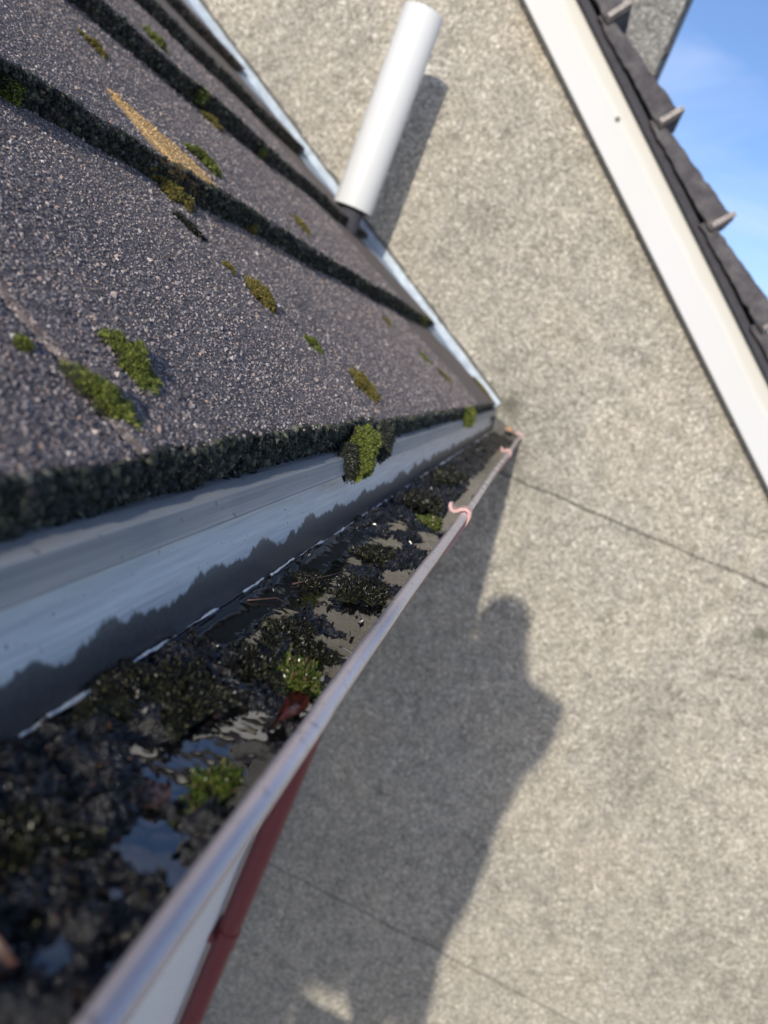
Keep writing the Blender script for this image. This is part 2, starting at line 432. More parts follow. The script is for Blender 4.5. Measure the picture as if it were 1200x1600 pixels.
M_LEAF = m_painted('dead_leaf', (0.06, 0.013, 0.010), (0.13, 0.035, 0.022), 0.35, 0.0, 0.3)
M_LEAF2 = m_painted('brown_dead_leaf', (0.05, 0.026, 0.022), (0.11, 0.06, 0.05), 0.4, 0.0, 0.2)
M_ORANGE = m_painted('orange_leaf', (0.42, 0.22, 0.12), (0.55, 0.36, 0.20), 0.6, 0.0, 0.0)
M_UPVC = m_plain('white_pipe_plastic', (0.72, 0.73, 0.71), 0.38, var=0.03, nscale=6)
def m_barge():
    n = NT('white_bargeboard')
    x, y, z = n.sep()
    # height above the board's lower edge, measured square to the slope
    h = n.math('ADD', n.math('MULTIPLY', n.math('ADD', x, 0.547), math.sin(RAD(39.6))), n.math('MULTIPLY', n.math('SUBTRACT', z, 1.04), math.cos(RAD(39.6))))
    nz = n.math('MULTIPLY', n.math('SUBTRACT', n.noise(7, 3, 0.5), 0.5), 0.022)
    hh = n.math('ADD', h, nz)
    cream = n.mr(hh, 0.083, 0.090)
    edge = n.math('MULTIPLY', n.mr(hh, 0.078, 0.084), n.mr(hh, 0.098, 0.086))
    c = n.mix(cream, (0.62, 0.625, 0.62), (0.60, 0.59, 0.54))
    c = n.mix(n.math('MULTIPLY', edge, 0.8), c, (0.68, 0.675, 0.64))
    c = n.mix(n.ramp(n.noise(3, 5), [(0.4, 0.0), (0.8, 0.25)]), c, (0.60, 0.58, 0.50))
    dx = n.math('SUBTRACT', x, -0.149); dz = n.math('SUBTRACT', z, 0.817)
    r = n.math('SQRT', n.math('ADD', n.math('MULTIPLY', dx, dx), n.math('MULTIPLY', dz, dz)))
    c = n.mix(n.mr(r, 0.006, 0.010, 1.0, 0.0), c, (0.12, 0.12, 0.12))
    n.set(Base_Color=c, Roughness=0.6); n.b.inputs['Specular IOR Level'].default_value = 0.25; return n.m
M_BARGE = m_barge()
M_TRIM = m_plain('grey_trim', (0.30, 0.31, 0.31), 0.5, var=0.15)
def m_verge():
    n = NT('verge_concrete')
    c = n.ramp(n.noise(22, 6, 0.65), [(0.28, (0.035, 0.033, 0.038)), (0.5, (0.085, 0.078, 0.082)), (0.75, (0.155, 0.145, 0.14))])
    c = n.mix(n.ramp(n.noise(70, 4), [(0.55, 0.0), (0.75, 0.5)]), c, (0.05, 0.05, 0.055))
    n.set(Base_Color=c, Roughness=0.85, Normal=n.bump(n.noise(180, 4), 0.6, 0.004)); return n.m
M_VERGE = m_verge()
M_UNDER = m_plain('dark_undercloak', (0.055, 0.055, 0.065), 0.9, var=0.35, nscale=25, bump=0.5, bscale=120)
M_CLIP = m_plain('grey_clip', (0.22, 0.20, 0.195), 0.45, metal=0.3, var=0.15, nscale=60)
M_CLIPD = m_plain('clip_groove', (0.10, 0.09, 0.09), 0.6, var=0.2)
M_FLASH = m_plain('pale_flashing', (0.34, 0.40, 0.46), 0.5, metal=0.1, var=0.45, nscale=30, bump=0.5, bscale=60)
M_MORTAR = m_plain('dirty_mortar', (0.13, 0.125, 0.11), 0.9, var=0.4, nscale=60, bump=0.8, bscale=200)
M_GROUND = m_plain('concrete_paving', (0.30, 0.29, 0.27), 0.9, var=0.25, nscale=3, bump=0.4, bscale=40)
M_ROOFFAR = m_plain('main_roof_tiles', (0.12, 0.10, 0.10), 0.85, var=0.25, nscale=12, bump=0.6, bscale=60)
M_JACKET = m_plain('navy_jacket', (0.03, 0.04, 0.07), 0.85, var=0.2, nscale=40)
M_JEANS = m_plain('blue_jeans', (0.05, 0.07, 0.13), 0.9, var=0.25, nscale=60)
M_SKIN = m_plain('skin', (0.55, 0.34, 0.26), 0.5, var=0.06, nscale=40)
M_HAIR = m_plain('brown_hair', (0.05, 0.03, 0.02), 0.6, var=0.3, nscale=200)
M_SHOE = m_plain('black_boot', (0.02, 0.02, 0.02), 0.5, var=0.2)
M_ALU = m_plain('ladder_aluminium', (0.60, 0.60, 0.62), 0.35, metal=0.9, var=0.08)
M_PHONE = m_plain('phone_black', (0.015, 0.015, 0.018), 0.15, var=0.1)
M_GLASS = m_plain('lens_glass', (0.01, 0.01, 0.015), 0.03, var=0.1)

GZ = -3.15                       # ground level; the camera is the origin
YW = 2.6                         # face of the main wall
YN = -4.6                        # near end of the lean-to, behind the camera

# ------------------------------------------------------------------ ground
g = Geo(); g.box(-60, 60, -60, 60, GZ - 0.3, GZ)
tag(g.make('ground', M_GROUND), 'pale grey concrete ground below the eaves', kind='structure')

# ------------------------------------------------------------------ main house
house = thing('house', (-1.0, YW, GZ), 'house with a pebbledash gable wall, white bargeboard and grey chimney behind the gutter', 'house')
TA = math.tan(RAD(39.6))
def zl(x): return 1.04 - TA * (x + 0.547)          # lower edge of the bargeboard
APX = -2.3; XE = 2.6
def gable(off, x): return zl(x) + off
w = Geo()
zt = lambda x: zl(x) + 0.10
XL = 2 * APX - XE
w.prism([(XL, GZ), (XE - .12, GZ), (XE - .12, zt(XE - .12)), (APX, zt(APX)), (XL + .12, zt(XE - .12))], YW, YW + 6)
w.make('wall', M_WALL, house)
def slopebox(gm, x0, x1, h0, h1, y0, y1, m=0, mirror=False):
    """a board along the right-hand slope between vertical offsets h0..h1 square to the slope"""
    c = math.cos(RAD(39.6)); 
    p = [(x0, zl(x0) + h0 / c), (x1, zl(x1) + h0 / c), (x1, zl(x1) + h1 / c), (x0, zl(x0) + h1 / c)]
    if mirror: p = [(2 * APX - a, b) for a, b in p]
    gm.prism(p, y0, y1, m)
for mir in (False, True):
    b = Geo(); slopebox(b, APX, XE, 0.0, 0.128, 2.549, 2.574, mirror=mir)
    autosmooth(b.make('bargeboard', M_BARGE, house))
    t = Geo(); slopebox(t, APX, XE, -0.0025, 0.03, 2.5735, YW + .002, mirror=mir)
    t.make('batten', M_TRIM, house)
    u = Geo(); slopebox(u, APX, XE + .02, 0.1285, 0.150, 2.522, 2.64, mirror=mir)
    u.make('undercloak', M_UNDER, house)
    r = Geo(); slopebox(r, APX, XE + .06, 0.150, 0.205, 2.60, YW + 6.1, mirror=mir)
    r.make('roof', M_ROOFFAR, house)
# verge tiles: each leaf steps out over the one below, bound by a ribbed clip
cth, sth = math.cos(RAD(39.6)), math.sin(RAD(39.6))
def vp(u, h, y):     # u = distance down the slope from x=-.547, h = square to it
    return (-0.547 + u * cth + h * sth, y, 1.04 - u * sth + h * cth)
VT = 0.335
for i in range(-8, 12):
    u0 = 0.345 + 0.062 + 0.105 + (i - 1) * VT; u1 = u0 + VT + 0.035
    if i == -8: u0 = -2.25
    n = 22; rows = []
    poly = []
    us = np.linspace(u0, u1, n)
    j = rng.normal(0, 0.0016, n)
    top = 0.178 + 0.052 * (us - u0) / (u1 - u0) + j
    bot = 0.146 + 0.016 * (us - u0) / (u1 - u0) + rng.normal(0, 0.0018, n)
    yf = 2.505 - 0.014 * (us - u0) / (u1 - u0)
    V = []
    for k in range(n):
        V += [vp(us[k], bot[k], yf[k]), vp(us[k], top[k] - .008, yf[k]), vp(us[k], top[k], yf[k] + .008), vp(us[k], top[k], 2.66), vp(us[k], bot[k], yf[k] + .03)]
    F = []
    for k in range(n - 1):
        for q in range(5):
            F.append((k * 5 + q, (k + 1) * 5 + q, (k + 1) * 5 + (q + 1) % 5, k * 5 + (q + 1) % 5))
    F += [(0, 1, 2, 3, 4), tuple(range((n - 1) * 5, n * 5))[::-1]]
    vt = mesh('verge_tile', V, F, M_VERGE, house)
    autosmooth(vt, 50)
    if i > -8 and u1 < 3.9:
        c = Geo()
        uc = u1 - 0.020
        for q in range(4):
            uu = uc + q * 0.0036
            m = 0 if q % 2 == 0 else 1
            pr = 0.0055 if m == 0 else 0.003
            a = [vp(uu, 0.168, 2.487 - pr), vp(uu + .0035, 0.168, 2.487 - pr), vp(uu + .0035, 0.2375, 2.487 - pr), vp(uu, 0.2375, 2.487 - pr),
                 vp(uu, 0.168, 2.500), vp(uu + .0035, 0.168, 2.500), vp(uu + .0035, 0.2375, 2.500), vp(uu, 0.2375, 2.500)]
            c.add(a, [(0, 3, 2, 1), (4, 5, 6, 7), (0, 1, 5, 4), (1, 2, 6, 5), (2, 3, 7, 6), (3, 0, 4, 7)], m)
            a = [vp(uu, 0.2375, 2.487 - pr), vp(uu + .0035, 0.2375, 2.487 - pr), vp(uu + .0035, 0.2345 + pr / 2, 2.56), vp(uu, 0.2345 + pr / 2, 2.56),
                 vp(uu, 0.2300, 2.500), vp(uu + .0035, 0.2300, 2.500), vp(uu + .0035, 0.2300, 2.56), vp(uu, 0.2300, 2.56)]
            c.add(a, [(0, 1, 2, 3), (4, 7, 6, 5), (0, 4, 5, 1), (1, 5, 6, 2), (2, 6, 7, 3), (3, 7, 4, 0)], m)
        c.make('clip', [M_CLIP, M_CLIPD], vt)
# chimney breast rising behind the verge
c = Geo(); c.box(-0.68, -0.128, 3.25, 3.9, 0.3, 4.3)
ch = c.make('chimney', M_CHIM, house)
zs = np.linspace(0.6, 4.3, 420)
xe = -0.128 + 0.007 * np.abs(fbm(zs * 22, seed=3)) + 0.016 * np.clip(fbm(zs * 30, seed=9) - 0.45, 0, 1)
V = []; 
for k, z in enumerate(zs): V += [(-0.131, 3.246, z), (xe[k], 3.244 + .004 * rng.random(), z), (xe[k], 3.285, z), (-0.131, 3.285, z)]
F = []
for k in range(len(zs) - 1):
    for q in range(4): F.append((k * 4 + q, (k + 1) * 4 + q, (k + 1) * 4 + (q + 1) % 4, k * 4 + (q + 1) % 4))
mesh('corner_bead', V, F + [(0, 1, 2, 3)], M_UNDER, ch)
c = Geo(); c.box(-0.74, -0.07, 3.19, 3.96, 4.3, 4.42); c.make('cap', M_VERGE, ch)

# ------------------------------------------------------------------ lean-to
A = RAD(30.0)
P0 = np.array([-0.152, 0.0, -0.092]); UP = np.array([-math.cos(A), 0, math.sin(A)]); NN = np.array([math.sin(A), 0, math.cos(A)])
def RP(s, y, h):
    s = np.asarray(s, float); y = np.asarray(y, float); h = np.asarray(h, float)
    s, y, h = np.broadcast_arrays(s, y, h)
    return P0 + s[..., None] * UP + h[..., None] * NN + y[..., None] * np.array([0, 1.0, 0])
lean = thing('lean_to', (-1.2, 0.5, GZ), 'lean-to extension with a dark mossy tiled roof sloping down to the gutter', 'building')
S = [0.0, 0.33, 0.69, 1.03, 1.37, 1.71, 2.05]
JO = [0.315 + 0.465 * k for k in range(-5, 6)]
def tile_id(i, y):
    off = 0.0 if i % 2 == 0 else -0.02
    return np.floor((y - 0.315 - off) / 0.465)
def tile_h(i, s, y):
    """height of the tile surface of course i over the plane through the noses"""
    gg = (S[i + 1] - S[i]) if i + 1 < len(S) else 0.34
    tid = tile_id(i, y)
    offn = 0.0 if i % 2 == 0 else -0.02
    fr = (y - 0.315 - offn) / 0.465 - tid
    h = -0.029 * np.clip((s - S[i]) / gg, -0.1, 1.3)
    h = h + (_hash(tid, tid * 0 + i, tid * 0, 5) - .5) * 0.005 - 0.0022 * (2 * fr - 1) ** 2
    h = h - 0.0065 * np.exp(-(np.minimum(fr, 1 - fr) * 0.465 / 0.0020) ** 2)
    h = h + 0.0012 * fbm(s * 18, y * 18, i, seed=11)
    return h
def nose_off(i, y):
    tid = tile_id(i, y)
    return (_hash(tid, tid * 0 + i, tid * 0, 8) - .5) * 0.006 + 0.0018 * fbm(y * 60, i * 3.1, seed=21)
YEND = 2.562
for i in range(6):
    step0 = (0.0011, 0.0011, 0.0018, 0.003, 0.004, 0.005)[i]
    ylo = (0.11, 0.36, 0.65, 0.95, 1.2, 1.5)[i]
    ys = [YEND]
    while ys[-1] > ylo: ys.append(ys[-1] - (step0 + 0.0028 * max(ys[-1] - 0.25, 0)))
    while ys[-1] > YN: ys.append(ys[-1] - 0.02)
    ys = np.array(ys[::-1])
    gg = S[i + 1] - S[i]
    ds = (0.0016, 0.0022, 0.004, 0.006, 0.008, 0.008)[i]
    ss = np.concatenate([[gg + 0.045], np.arange(gg + 0.006, 0.006, -ds)])
    prof = [(s, 0.0, 0.0) for s in ss]                       # (s, drop, noseweight)
    for a in np.linspace(0, 1, 5): prof.append((0.004 * (1 - math.sin(a * 1.57)), -0.004 * (1 - math.cos(a * 1.57)), a))
    for d in np.linspace(0.0055, 0.029, 16): prof.append((0.0, -d, 1.0))
    prof.append((0.012, -0.030, 0.5)); prof.append((gg + .045, -0.030, 0.0))
    prof = np.array(prof)
    s2 = S[i] + prof[:, 0][:, None] + prof[:, 2][:, None] * nose_off(i, ys)[None, :] + 0 * ys[None, :]
    y2 = np.broadcast_to(ys[None, :], s2.shape)
    h2 = tile_h(i, np.where(prof[:, 2][:, None] > 0, S[i], s2), y2) + prof[:, 1][:, None]
    rough = fbm(s2 * 420, y2 * 420, h2 * 420, seed=31 + i, octv=2)
    nw = prof[:, 2][:, None]
    topw = (prof[:, 1][:, None] > -0.001)
    h2 = h2 + rough * 0.00045 * topw
    lump = fbm(s2 * 90, y2 * 130, h2 * 130, seed=41 + i, octv=3)
    s2 = s2 - nw * (0.0022 * lump + 0.0007 * rough)
    # ragged end towards the flashing
    endw = sstep(YEND - 0.04, YEND, y2)
    y2 = y2 + endw * 0.012 * fbm(s2 * 30, i * 7.7, seed=51)
    V = RP(s2, y2, h2).reshape(-1, 3)
    F = grid_faces(len(prof), len(ys))
    # end cap strips at both ends are closed by a simple polygon
    e = [np.arange(len(prof)) * len(ys), np.arange(len(prof)) * len(ys) + len(ys) - 1]
    sur = mesh('tile_course', V, [F, e[1][None, :].copy(), e[0][::-1][None, :].copy()], M_TILE, lean, smooth=True)
    # ---- loose stone grains set in the near courses
    Ng = (90000, 40000, 14000, 0, 0, 0)[i]
    if Ng:
        y = np.exp(rng.uniform(math.log(max(ylo, 0.13)), math.log(2.0), Ng)); sg = S[i] + rng.uniform(0.0, gg - 0.002, Ng)
        r = np.exp(rng.normal(math.log(0.00066), 0.42, Ng)) * (0.75 + 0.50 * np.clip(y, 0, 2)); r = np.clip(r, 0.0004, 0.0028)
        c = RP(sg, y, tile_h(i, sg, y) + r * 0.25)
        dirs = np.array([(1, 0, 0), (0, 1, 0), (-1, 0, 0), (0, -1, 0), (0, 0, 1), (0, 0, -1)], float)
        sc = rng.uniform(0.6, 1.4, (Ng, 6)) * r[:, None]
        q = rng.normal(size=(Ng, 3, 3)); q, _ = np.linalg.qr(q)
        V = c[:, None, :] + np.einsum('kj,nji->nki', dirs, q) * sc[..., None]
        of = np.array([(0, 1, 4), (1, 2, 4), (2, 3, 4), (3, 0, 4), (1, 0, 5), (2, 1, 5), (3, 2, 5), (0, 3, 5)])
        F = (of[None] + (np.arange(Ng) * 6)[:, None, None]).reshape(-1, 3)
        tag(mesh('stone_grain', V, F, M_GRAIN, sur), kind='stuff')
    # ---- the crust of moss and dirt on the nose
    Nc = (9000, 3600, 2200, 1500, 900, 600)[i]
    bw = (1.0, 1.0, 1.0, 1.0, 1.0, 1.0)[i]
    y = np.exp(rng.uniform(math.log(max(ylo, 0.14)), math.log(2.53), Nc))
    d = rng.beta(1.2, 1.2, Nc) * 0.030
    hang = (0.016 if i == 0 else 0.010) * np.clip(fbm(y * 34, i * 5.0, seed=61, octv=5, gain=.65) * 1.7 - 0.15, 0, 1.5)
    d = d * ((0.027 if i == 0 else 0.033) + hang * (1.0 + 0.5 * (y < .5))) / 0.030 - 0.001
    thick = np.clip(0.4 + fbm(y * 34, d * 60, i, seed=63), 0.05, 1.4)
    r = np.exp(rng.normal(math.log(0.00145), 0.50, Nc)) * (0.8 + 0.5 * np.clip(y, 0, 2.5)) ; r = np.clip(r, 0.0006, 0.0034)
    outw = (0.010 if i == 0 else 0.004) * np.clip(d / 0.030, 0, 1.2) ** 0.8
    sN = S[i] + nose_off(i, y) - outw - 0.0006 - 0.0035 * thick * rng.random(Nc) - 0.0015 * (y > 1)
    hN = tile_h(i, S[i], y) - d
    c = RP(sN, y, hN)
    phi = (1 + 5 ** .5) / 2
    iv = np.array([(-1, phi, 0), (1, phi, 0), (-1, -phi, 0), (1, -phi, 0), (0, -1, phi), (0, 1, phi), (0, -1, -phi), (0, 1, -phi), (phi, 0, -1), (phi, 0, 1), (-phi, 0, -1), (-phi, 0, 1)], float)
    iv /= np.linalg.norm(iv[0])
    it = np.array([(0, 11, 5), (0, 5, 1), (0, 1, 7), (0, 7, 10), (0, 10, 11), (1, 5, 9), (5, 11, 4), (11, 10, 2), (10, 7, 6), (7, 1, 8), (3, 9, 4), (3, 4, 2), (3, 2, 6), (3, 6, 8), (3, 8, 9), (4, 9, 5), (2, 4, 11), (6, 2, 10), (8, 6, 7), (9, 8, 1)])
    V = c[:, None, :] + iv[None] * (r[:, None] * rng.uniform(0.65, 1.35, (Nc, 12)))[..., None]
    F = (it[None] + (np.arange(Nc) * 12)[:, None, None]).reshape(-1, 3)
    Nb = (20000, 9000, 5000, 2500, 1200, 800)[i]
    yb = np.exp(rng.uniform(math.log(max(ylo, 0.14)), math.log(2.55), Nb))
    hg = (-0.002 if i == 0 else 0.004) + 0.016 * np.clip(fbm(yb * 34, i * 5.0, seed=61, octv=5, gain=.65) * 1.7 - 0.15, 0, 1.5)
    db = rng.random(Nb) * (0.028 + hg) - 0.0015
    cb = RP(S[i] + nose_off(i, yb) - (0.010 if i == 0 else 0.004) * np.clip(db / 0.030, 0, 1.2) ** 0.8 - 0.001 - 0.004 * rng.random(Nb) * np.clip(0.4 + fbm(yb * 34, db * 60, i, seed=63), 0.1, 1.4), yb, tile_h(i, S[i], yb) - db)
    dirb = -UP * 1.0 + rng.normal(0, 0.6, (Nb, 3)) + np.array([0, 0, -0.35]); dirb /= np.linalg.norm(dirb, axis=1)[:, None]
    Lb = (0.0022 * np.exp(rng.normal(0, 0.35, Nb)) * (0.8 + .6 * yb))[:, None]; sb = np.cross(dirb, rng.normal(size=(Nb, 3))); sb /= np.linalg.norm(sb, axis=1)[:, None]
    Vb = np.stack([cb - sb * Lb * .22, cb + sb * Lb * .22, cb + dirb * Lb], 1).reshape(-1, 3)
    Fb = np.arange(Nb * 3).reshape(-1, 3) + len(V.reshape(-1, 3))
    o = mesh('moss_crust', np.concatenate([V.reshape(-1, 3), Vb]), [F, Fb], M_CRUST, sur, smooth=True)
    tag(o, kind='stuff')

# lean-to body
g = Geo(); g.box(-0.345, -0.285, YN + .05, YW - 0.002, GZ, -0.22)
g.make('front_wall', M_WHITE_WALL, lean)
g = Geo(); g.box(-2.4, -0.347, YN + .05, YN + .12, GZ, -0.22); g.make('end_wall', M_WHITE_WALL, lean)
g = Geo(); g.box(-0.344, -0.142, YN, YW - .002, -0.262, -0.25); g.make('soffit', M_UPVC, lean)
g = Geo(); g.box(-0.180, -0.1535, YN, YW - .002, -0.249, -0.1185)
g.make('fascia', M_FASC, lean)
# upper grey strip tucked under the tiles, with a dripping lower edge
ys = np.concatenate([np.arange(YN, 0.1, .05), np.arange(0.1, YW - 0.003, 0.01)])
wob = 0.0007 * fbm(ys * 12, seed=71)
prof = [(-0.152, -0.1175), (-0.1410, -0.1175), (-0.1400, -0.1180), (-0.1386, -0.1230), (-0.1368, -0.1290), (-0.1360, -0.1303), (-0.1354, -0.1312), (-0.1358, -0.1322), (-0.1372, -0.1326), (-0.150, -0.1326)]
V = np.array([[(px + wb, yy, pz + wb) for yy, wb in zip(ys, wob)] for px, pz in prof])
o = autosmooth(mesh('eaves_strip', V.reshape(-1, 3), [grid_faces(len(prof), len(ys))], M_FASC, lean), 30)
# flat boarding under the tiles down to the soffit
b = [RP(0.02, 0, -0.036), RP(2.1, 0, -0.036), RP(2.1, 0, -0.06), RP(0.02, 0, -0.06)]
g = Geo(); g.prism([(p[0], p[2]) for p in b], YN + .02, YW - .003); g.make('roof_deck', M_UNDER, lean)
g = Geo(); g.prism([(-0.30, -0.245), (-2.4, -0.245), (-2.4, 1.02), (-2.1, 0.93), (-0.30, -0.09)], YN + .125, YN + .16); g.make('gable_infill', M_WHITE_WALL, lean)
# flashing between tile ends and wall
sv = np.arange(-0.012, 2.1, 0.008)
hv = 0.0015 * fbm(sv * 22, seed=81)
lf = []
for yy, hh in ((2.505, -0.0265), (2.535, -0.0225), (2.57, -0.017), (2.588, -0.014), (2.5935, 0.004), (2.5945, 0.012), (2.5985, 0.013), (2.5985, -0.028), (2.505, -0.0285)):
    lf.append(RP(sv, yy + 0.001 * fbm(sv * 30, yy * 9, seed=82), hh + hv * (1 if yy < 2.59 else 2.0)))
V = np.array(lf); F = grid_faces(V.shape[0], V.shape[1])
autosmooth(mesh('flashing', V.reshape(-1, 3), F, M_FLASH, lean), 60)
g = Geo(); 
V = np.array([RP(sv, 2.5985, 0.010 + 0 * sv), RP(sv, 2.588 + 0.002 * fbm(sv * 40, seed=83), 0.0125 + 0 * sv), RP(sv, 2.590, 0.0185 + 0.0025 * fbm(sv * 25, seed=84)), RP(sv, 2.5995, 0.0205 + 0.003 * fbm(sv * 25, seed=85))])
mesh('flashing_edge', V.reshape(-1, 3), grid_faces(4, len(sv)), M_MORTAR, lean, smooth=True)

# ------------------------------------------------------------------ gutter
gut = thing('gutter', (-0.085, YN - .03, -0.245), 'half-round gutter with burgundy outside and faded pink rolled lip, full of silt and water', 'gutter')
ys = np.concatenate([np.arange(YN - .03, 0.08, .06), np.arange(0.08, YW - 0.004, 0.012)])
inn = [(-0.1510, -0.1285), (-0.1510, -0.1385), (-0.1493, -0.1440), (-0.1440, -0.1505), (-0.1380, -0.1580), (-0.1335, -0.1670), (-0.1300, -0.1760), (-0.1272, -0.185)]
cx, cz, R = -0.0812, -0.190, 0.0452
for a in np.linspace(188, 360, 25): inn.append((cx + R * math.cos(RAD(a)), cz + R * math.sin(RAD(a)) * 1.0))
inn += [(-0.0365, -0.1800), (-0.0372, -0.1700), (-0.0380, -0.1625)]
inn = np.array(inn)
tt = np.gradient(inn, axis=0); tt /= np.linalg.norm(tt, axis=1)[:, None]
outp = inn + np.stack([tt[:, 1], -tt[:, 0]], 1) * 0.0016
ywob = 0.0010 * fbm(ys * 2.2, seed=91) * (ys > 0.3)
def sweep(p, nm, mat, par, cl=False):
    V = np.array([[(x + wb, y, z) for y, wb in zip(ys, ywob)] for x, z in p])
    F = grid_faces(len(p), len(ys))
    return mesh(nm, V.reshape(-1, 3), F, mat, par, smooth=True)
chn = sweep(inn, 'channel', M_GIN, gut)
sweep(outp[::-1], 'outer_shell', M_BURG, gut)
# rolled lip
lipc = (-0.0335, -0.1602); rl = 0.0047
pl = [(lipc[0] + rl * math.cos(t), lipc[1] + rl * math.sin(t)) for t in np.linspace(RAD(205), RAD(-75), 18)]
pl += [(-0.0352, -0.1662), (-0.0385, -0.1650), (-0.0388, -0.1630)]
pl.append(pl[0])
sweep(pl[::-1], 'rolled_lip', M_LIP, gut)
# scum line where the water stands against the back
ysc = np.arange(0.14, 2.55, 0.0022)
th = 0.0011 * np.clip(0.75 + 0.8 * fbm(ysc * 60, seed=95), 0.0, 2.0) * (0.75 + 0.5 * ysc.clip(0, 2))
zc = -0.1868 + 0.0018 * fbm(ysc * 9, seed=96) + 0.0008 * fbm(ysc * 120, seed=97)
gap = (fbm(ysc * 14, seed=98) > -0.78)
th = th * gap + 0.00005
V = []
for a in np.linspace(0, 2 * np.pi, 9)[:-1]:
    V.append(np.stack([-0.1258 + th * 0.9 * np.cos(a), ysc, zc + th * np.sin(a)], 1))
V.append(V[0]); V = np.array(V)
mesh('scum_line', V.reshape(-1, 3), grid_faces(9, len(ysc)), M_SCUM, gut, smooth=True)
# brackets: strap round the outside, over the lip, hooked inwards
def bracket(y):
    g = Geo(); wd = 0.0095
    path = []
    for a in np.linspace(250, 352, 14): path.append((cx + (R + .0035) * math.cos(RAD(a)), cz + (R + .0035) * math.sin(RAD(a))))
    path += [(-0.0300, -0.180), (-0.0278, -0.170), (-0.0268, -0.160), (-0.0285, -0.1540), (-0.0335, -0.1525), (-0.0385, -0.1545), (-0.0420, -0.1580), (-0.0455, -0.1600), (-0.0490, -0.1590), (-0.0515, -0.1560), (-0.0520, -0.1530)]
    path = np.array(path); t = np.gradient(path, axis=0); t /= np.linalg.norm(t, axis=1)[:, None]
    nn = np.stack([-t[:, 1], t[:, 0]], 1) * 0.0019
    a_, b_ = path + nn, path - nn
    k = len(path); V = []
    wds = np.full(k, wd); wds[-3:] *= np.array([0.9, 0.8, 0.6])
    for q in range(k): V += [(a_[q][0], y - wds[q], a_[q][1]), (a_[q][0], y + wds[q], a_[q][1]), (b_[q][0], y + wds[q], b_[q][1]), (b_[q][0], y - wds[q], b_[q][1])]
    F = [(0, 1, 2, 3), tuple(range(4 * k - 4, 4 * k))[::-1]]
    for q in range(k - 1):
        for e in range(4): F.append((4 * q + e, 4 * q + 4 + e, 4 * q + 4 + (e + 1) % 4, 4 * q + (e + 1) % 4))
    g.add(V, F); o = g.make('bracket', M_PINK, gut); autosmooth(o, 50); return o
for yb in (0.862, 1.80, 2.555, -0.12, -1.1): bracket(yb)
g = Geo(); e = [(x, z) for x, z in inn]
g.prism(e, YN - .034, YN - .030); g.make('end_cap', M_BURG, gut)
g = Geo(); g.prism(e, YW - .012, YW - .008); g.make('end_cap', M_MORTAR, gut)

# ------------------------------------------------------------------ silt in the gutter
WZ = -0.1885
pud = [(-0.062, 0.218, .010, .013, .011), (-0.058, 0.292, .013, .018, .009), (-0.072, 0.264, .016, .009, .009), (-0.048, 0.268, .006, .02, .006), (-0.056, 0.432, .008, .014, .008), (-0.064, 0.480, .011, .015, .008), (-0.056, 0.62, .010, .026, .008),
       (-0.108, 0.57, .014, .07, .006), (-0.112, 0.42, .012, .03, .005), (-0.050, 1.0, .010, .14, .007), (-0.050, 1.35, .011, .25, .008), (-0.052, 1.9, .014, .4, .009), (-0.092, 0.66, .02, .05, .006), (-0.05, 0.78, .012, .05, .007), (-0.09, 0.8, .01, .03, .006)]
hil = [(-0.048, 0.245, .008, .010, .009), (-0.066, 0.196, .008, .010, .009), (-0.048, 0.33, .006, .014, .006), (-0.052, 0.72, .010, .03, .006), (-0.055, 0.172, .016, .030, .011), (-0.050, 0.205, .008, .012, .007), (-0.078, 0.232, .012, .016, .008), (-0.102, 0.300, .024, .050, .008), (-0.086, 0.36, .013, .025, .007), (-0.085, 0.415, .014, .02, .006), (-0.084, 0.656, .014, .03, .007), (-0.075, 0.545, .012, .03, .006), (-0.085, 0.19, .03, .04, .007), (-0.115, 0.22, .02, .06, .006), (-0.084, 0.92, .015, .08, .006), (-0.09, 1.15, .02, .12, .005)]
_pr = np.random.default_rng(77)
pits = [(-0.125 + 0.08 * _pr.random(), 0.16 + 0.75 * _pr.random() ** 1.3, 0.0022 + 0.0035 * _pr.random(), 0.0045 + 0.004 * _pr.random()) for _ in range(110)]
def silt_h(x, y):
    h = -0.0008 + 0.0044 * fbm(x * 62, y * 50, seed=101, octv=3)
    h = h + 0.0022 * sstep(0.45, 0.9, y)
    rid = 1 - np.abs(fbm(x * 170, y * 170, seed=103, octv=3, gain=0.6))
    h = h + 0.0034 * (rid - 0.55)
    cel = np.abs(fbm(x * 420, y * 420, seed=107, octv=2))
    h = h + 0.0014 * (0.5 - cel) + 0.0006 * fbm(x * 1100, y * 1100, seed=105, octv=2)
    for a, b, sx, sy, d in pud: h = h - (d + .002) * np.exp(-(((x - a) / sx) ** 2 + ((y - b) / sy) ** 2) ** 1.5)
    for a, b, r_, d in pits: h = h - d * np.exp(-(((x - a) ** 2 + ((y - b) * 0.7) ** 2) / r_ ** 2) ** 1.5)
    for a, b, sx, sy, d in hil: h = h + d * 0.6 * np.exp(-((x - a) / sx) ** 2 - ((y - b) / sy) ** 2)
    h = h - 0.004 * sstep(-0.044, -0.038, x) - 0.003 * sstep(-0.122, -0.129, x)
    return h
ys = [YW - .012]
while ys[-1] > 0.12: ys.append(ys[-1] - (0.0009 + 0.0022 * max(ys[-1] - .2, 0)))
while ys[-1] > YN: ys.append(ys[-1] - 0.02)
ys = np.array(ys[::-1]); xs = np.linspace(-0.1266, -0.0366, 105)
X, Y = np.meshgrid(xs, ys, indexing='ij')
V = np.stack([X, Y, WZ + silt_h(X, Y)], -1).reshape(-1, 3)
o = mesh('silt', V, grid_faces(len(xs), len(ys)), M_SLUDGE, smooth=True, loc=(-0.085, 0.5, WZ))
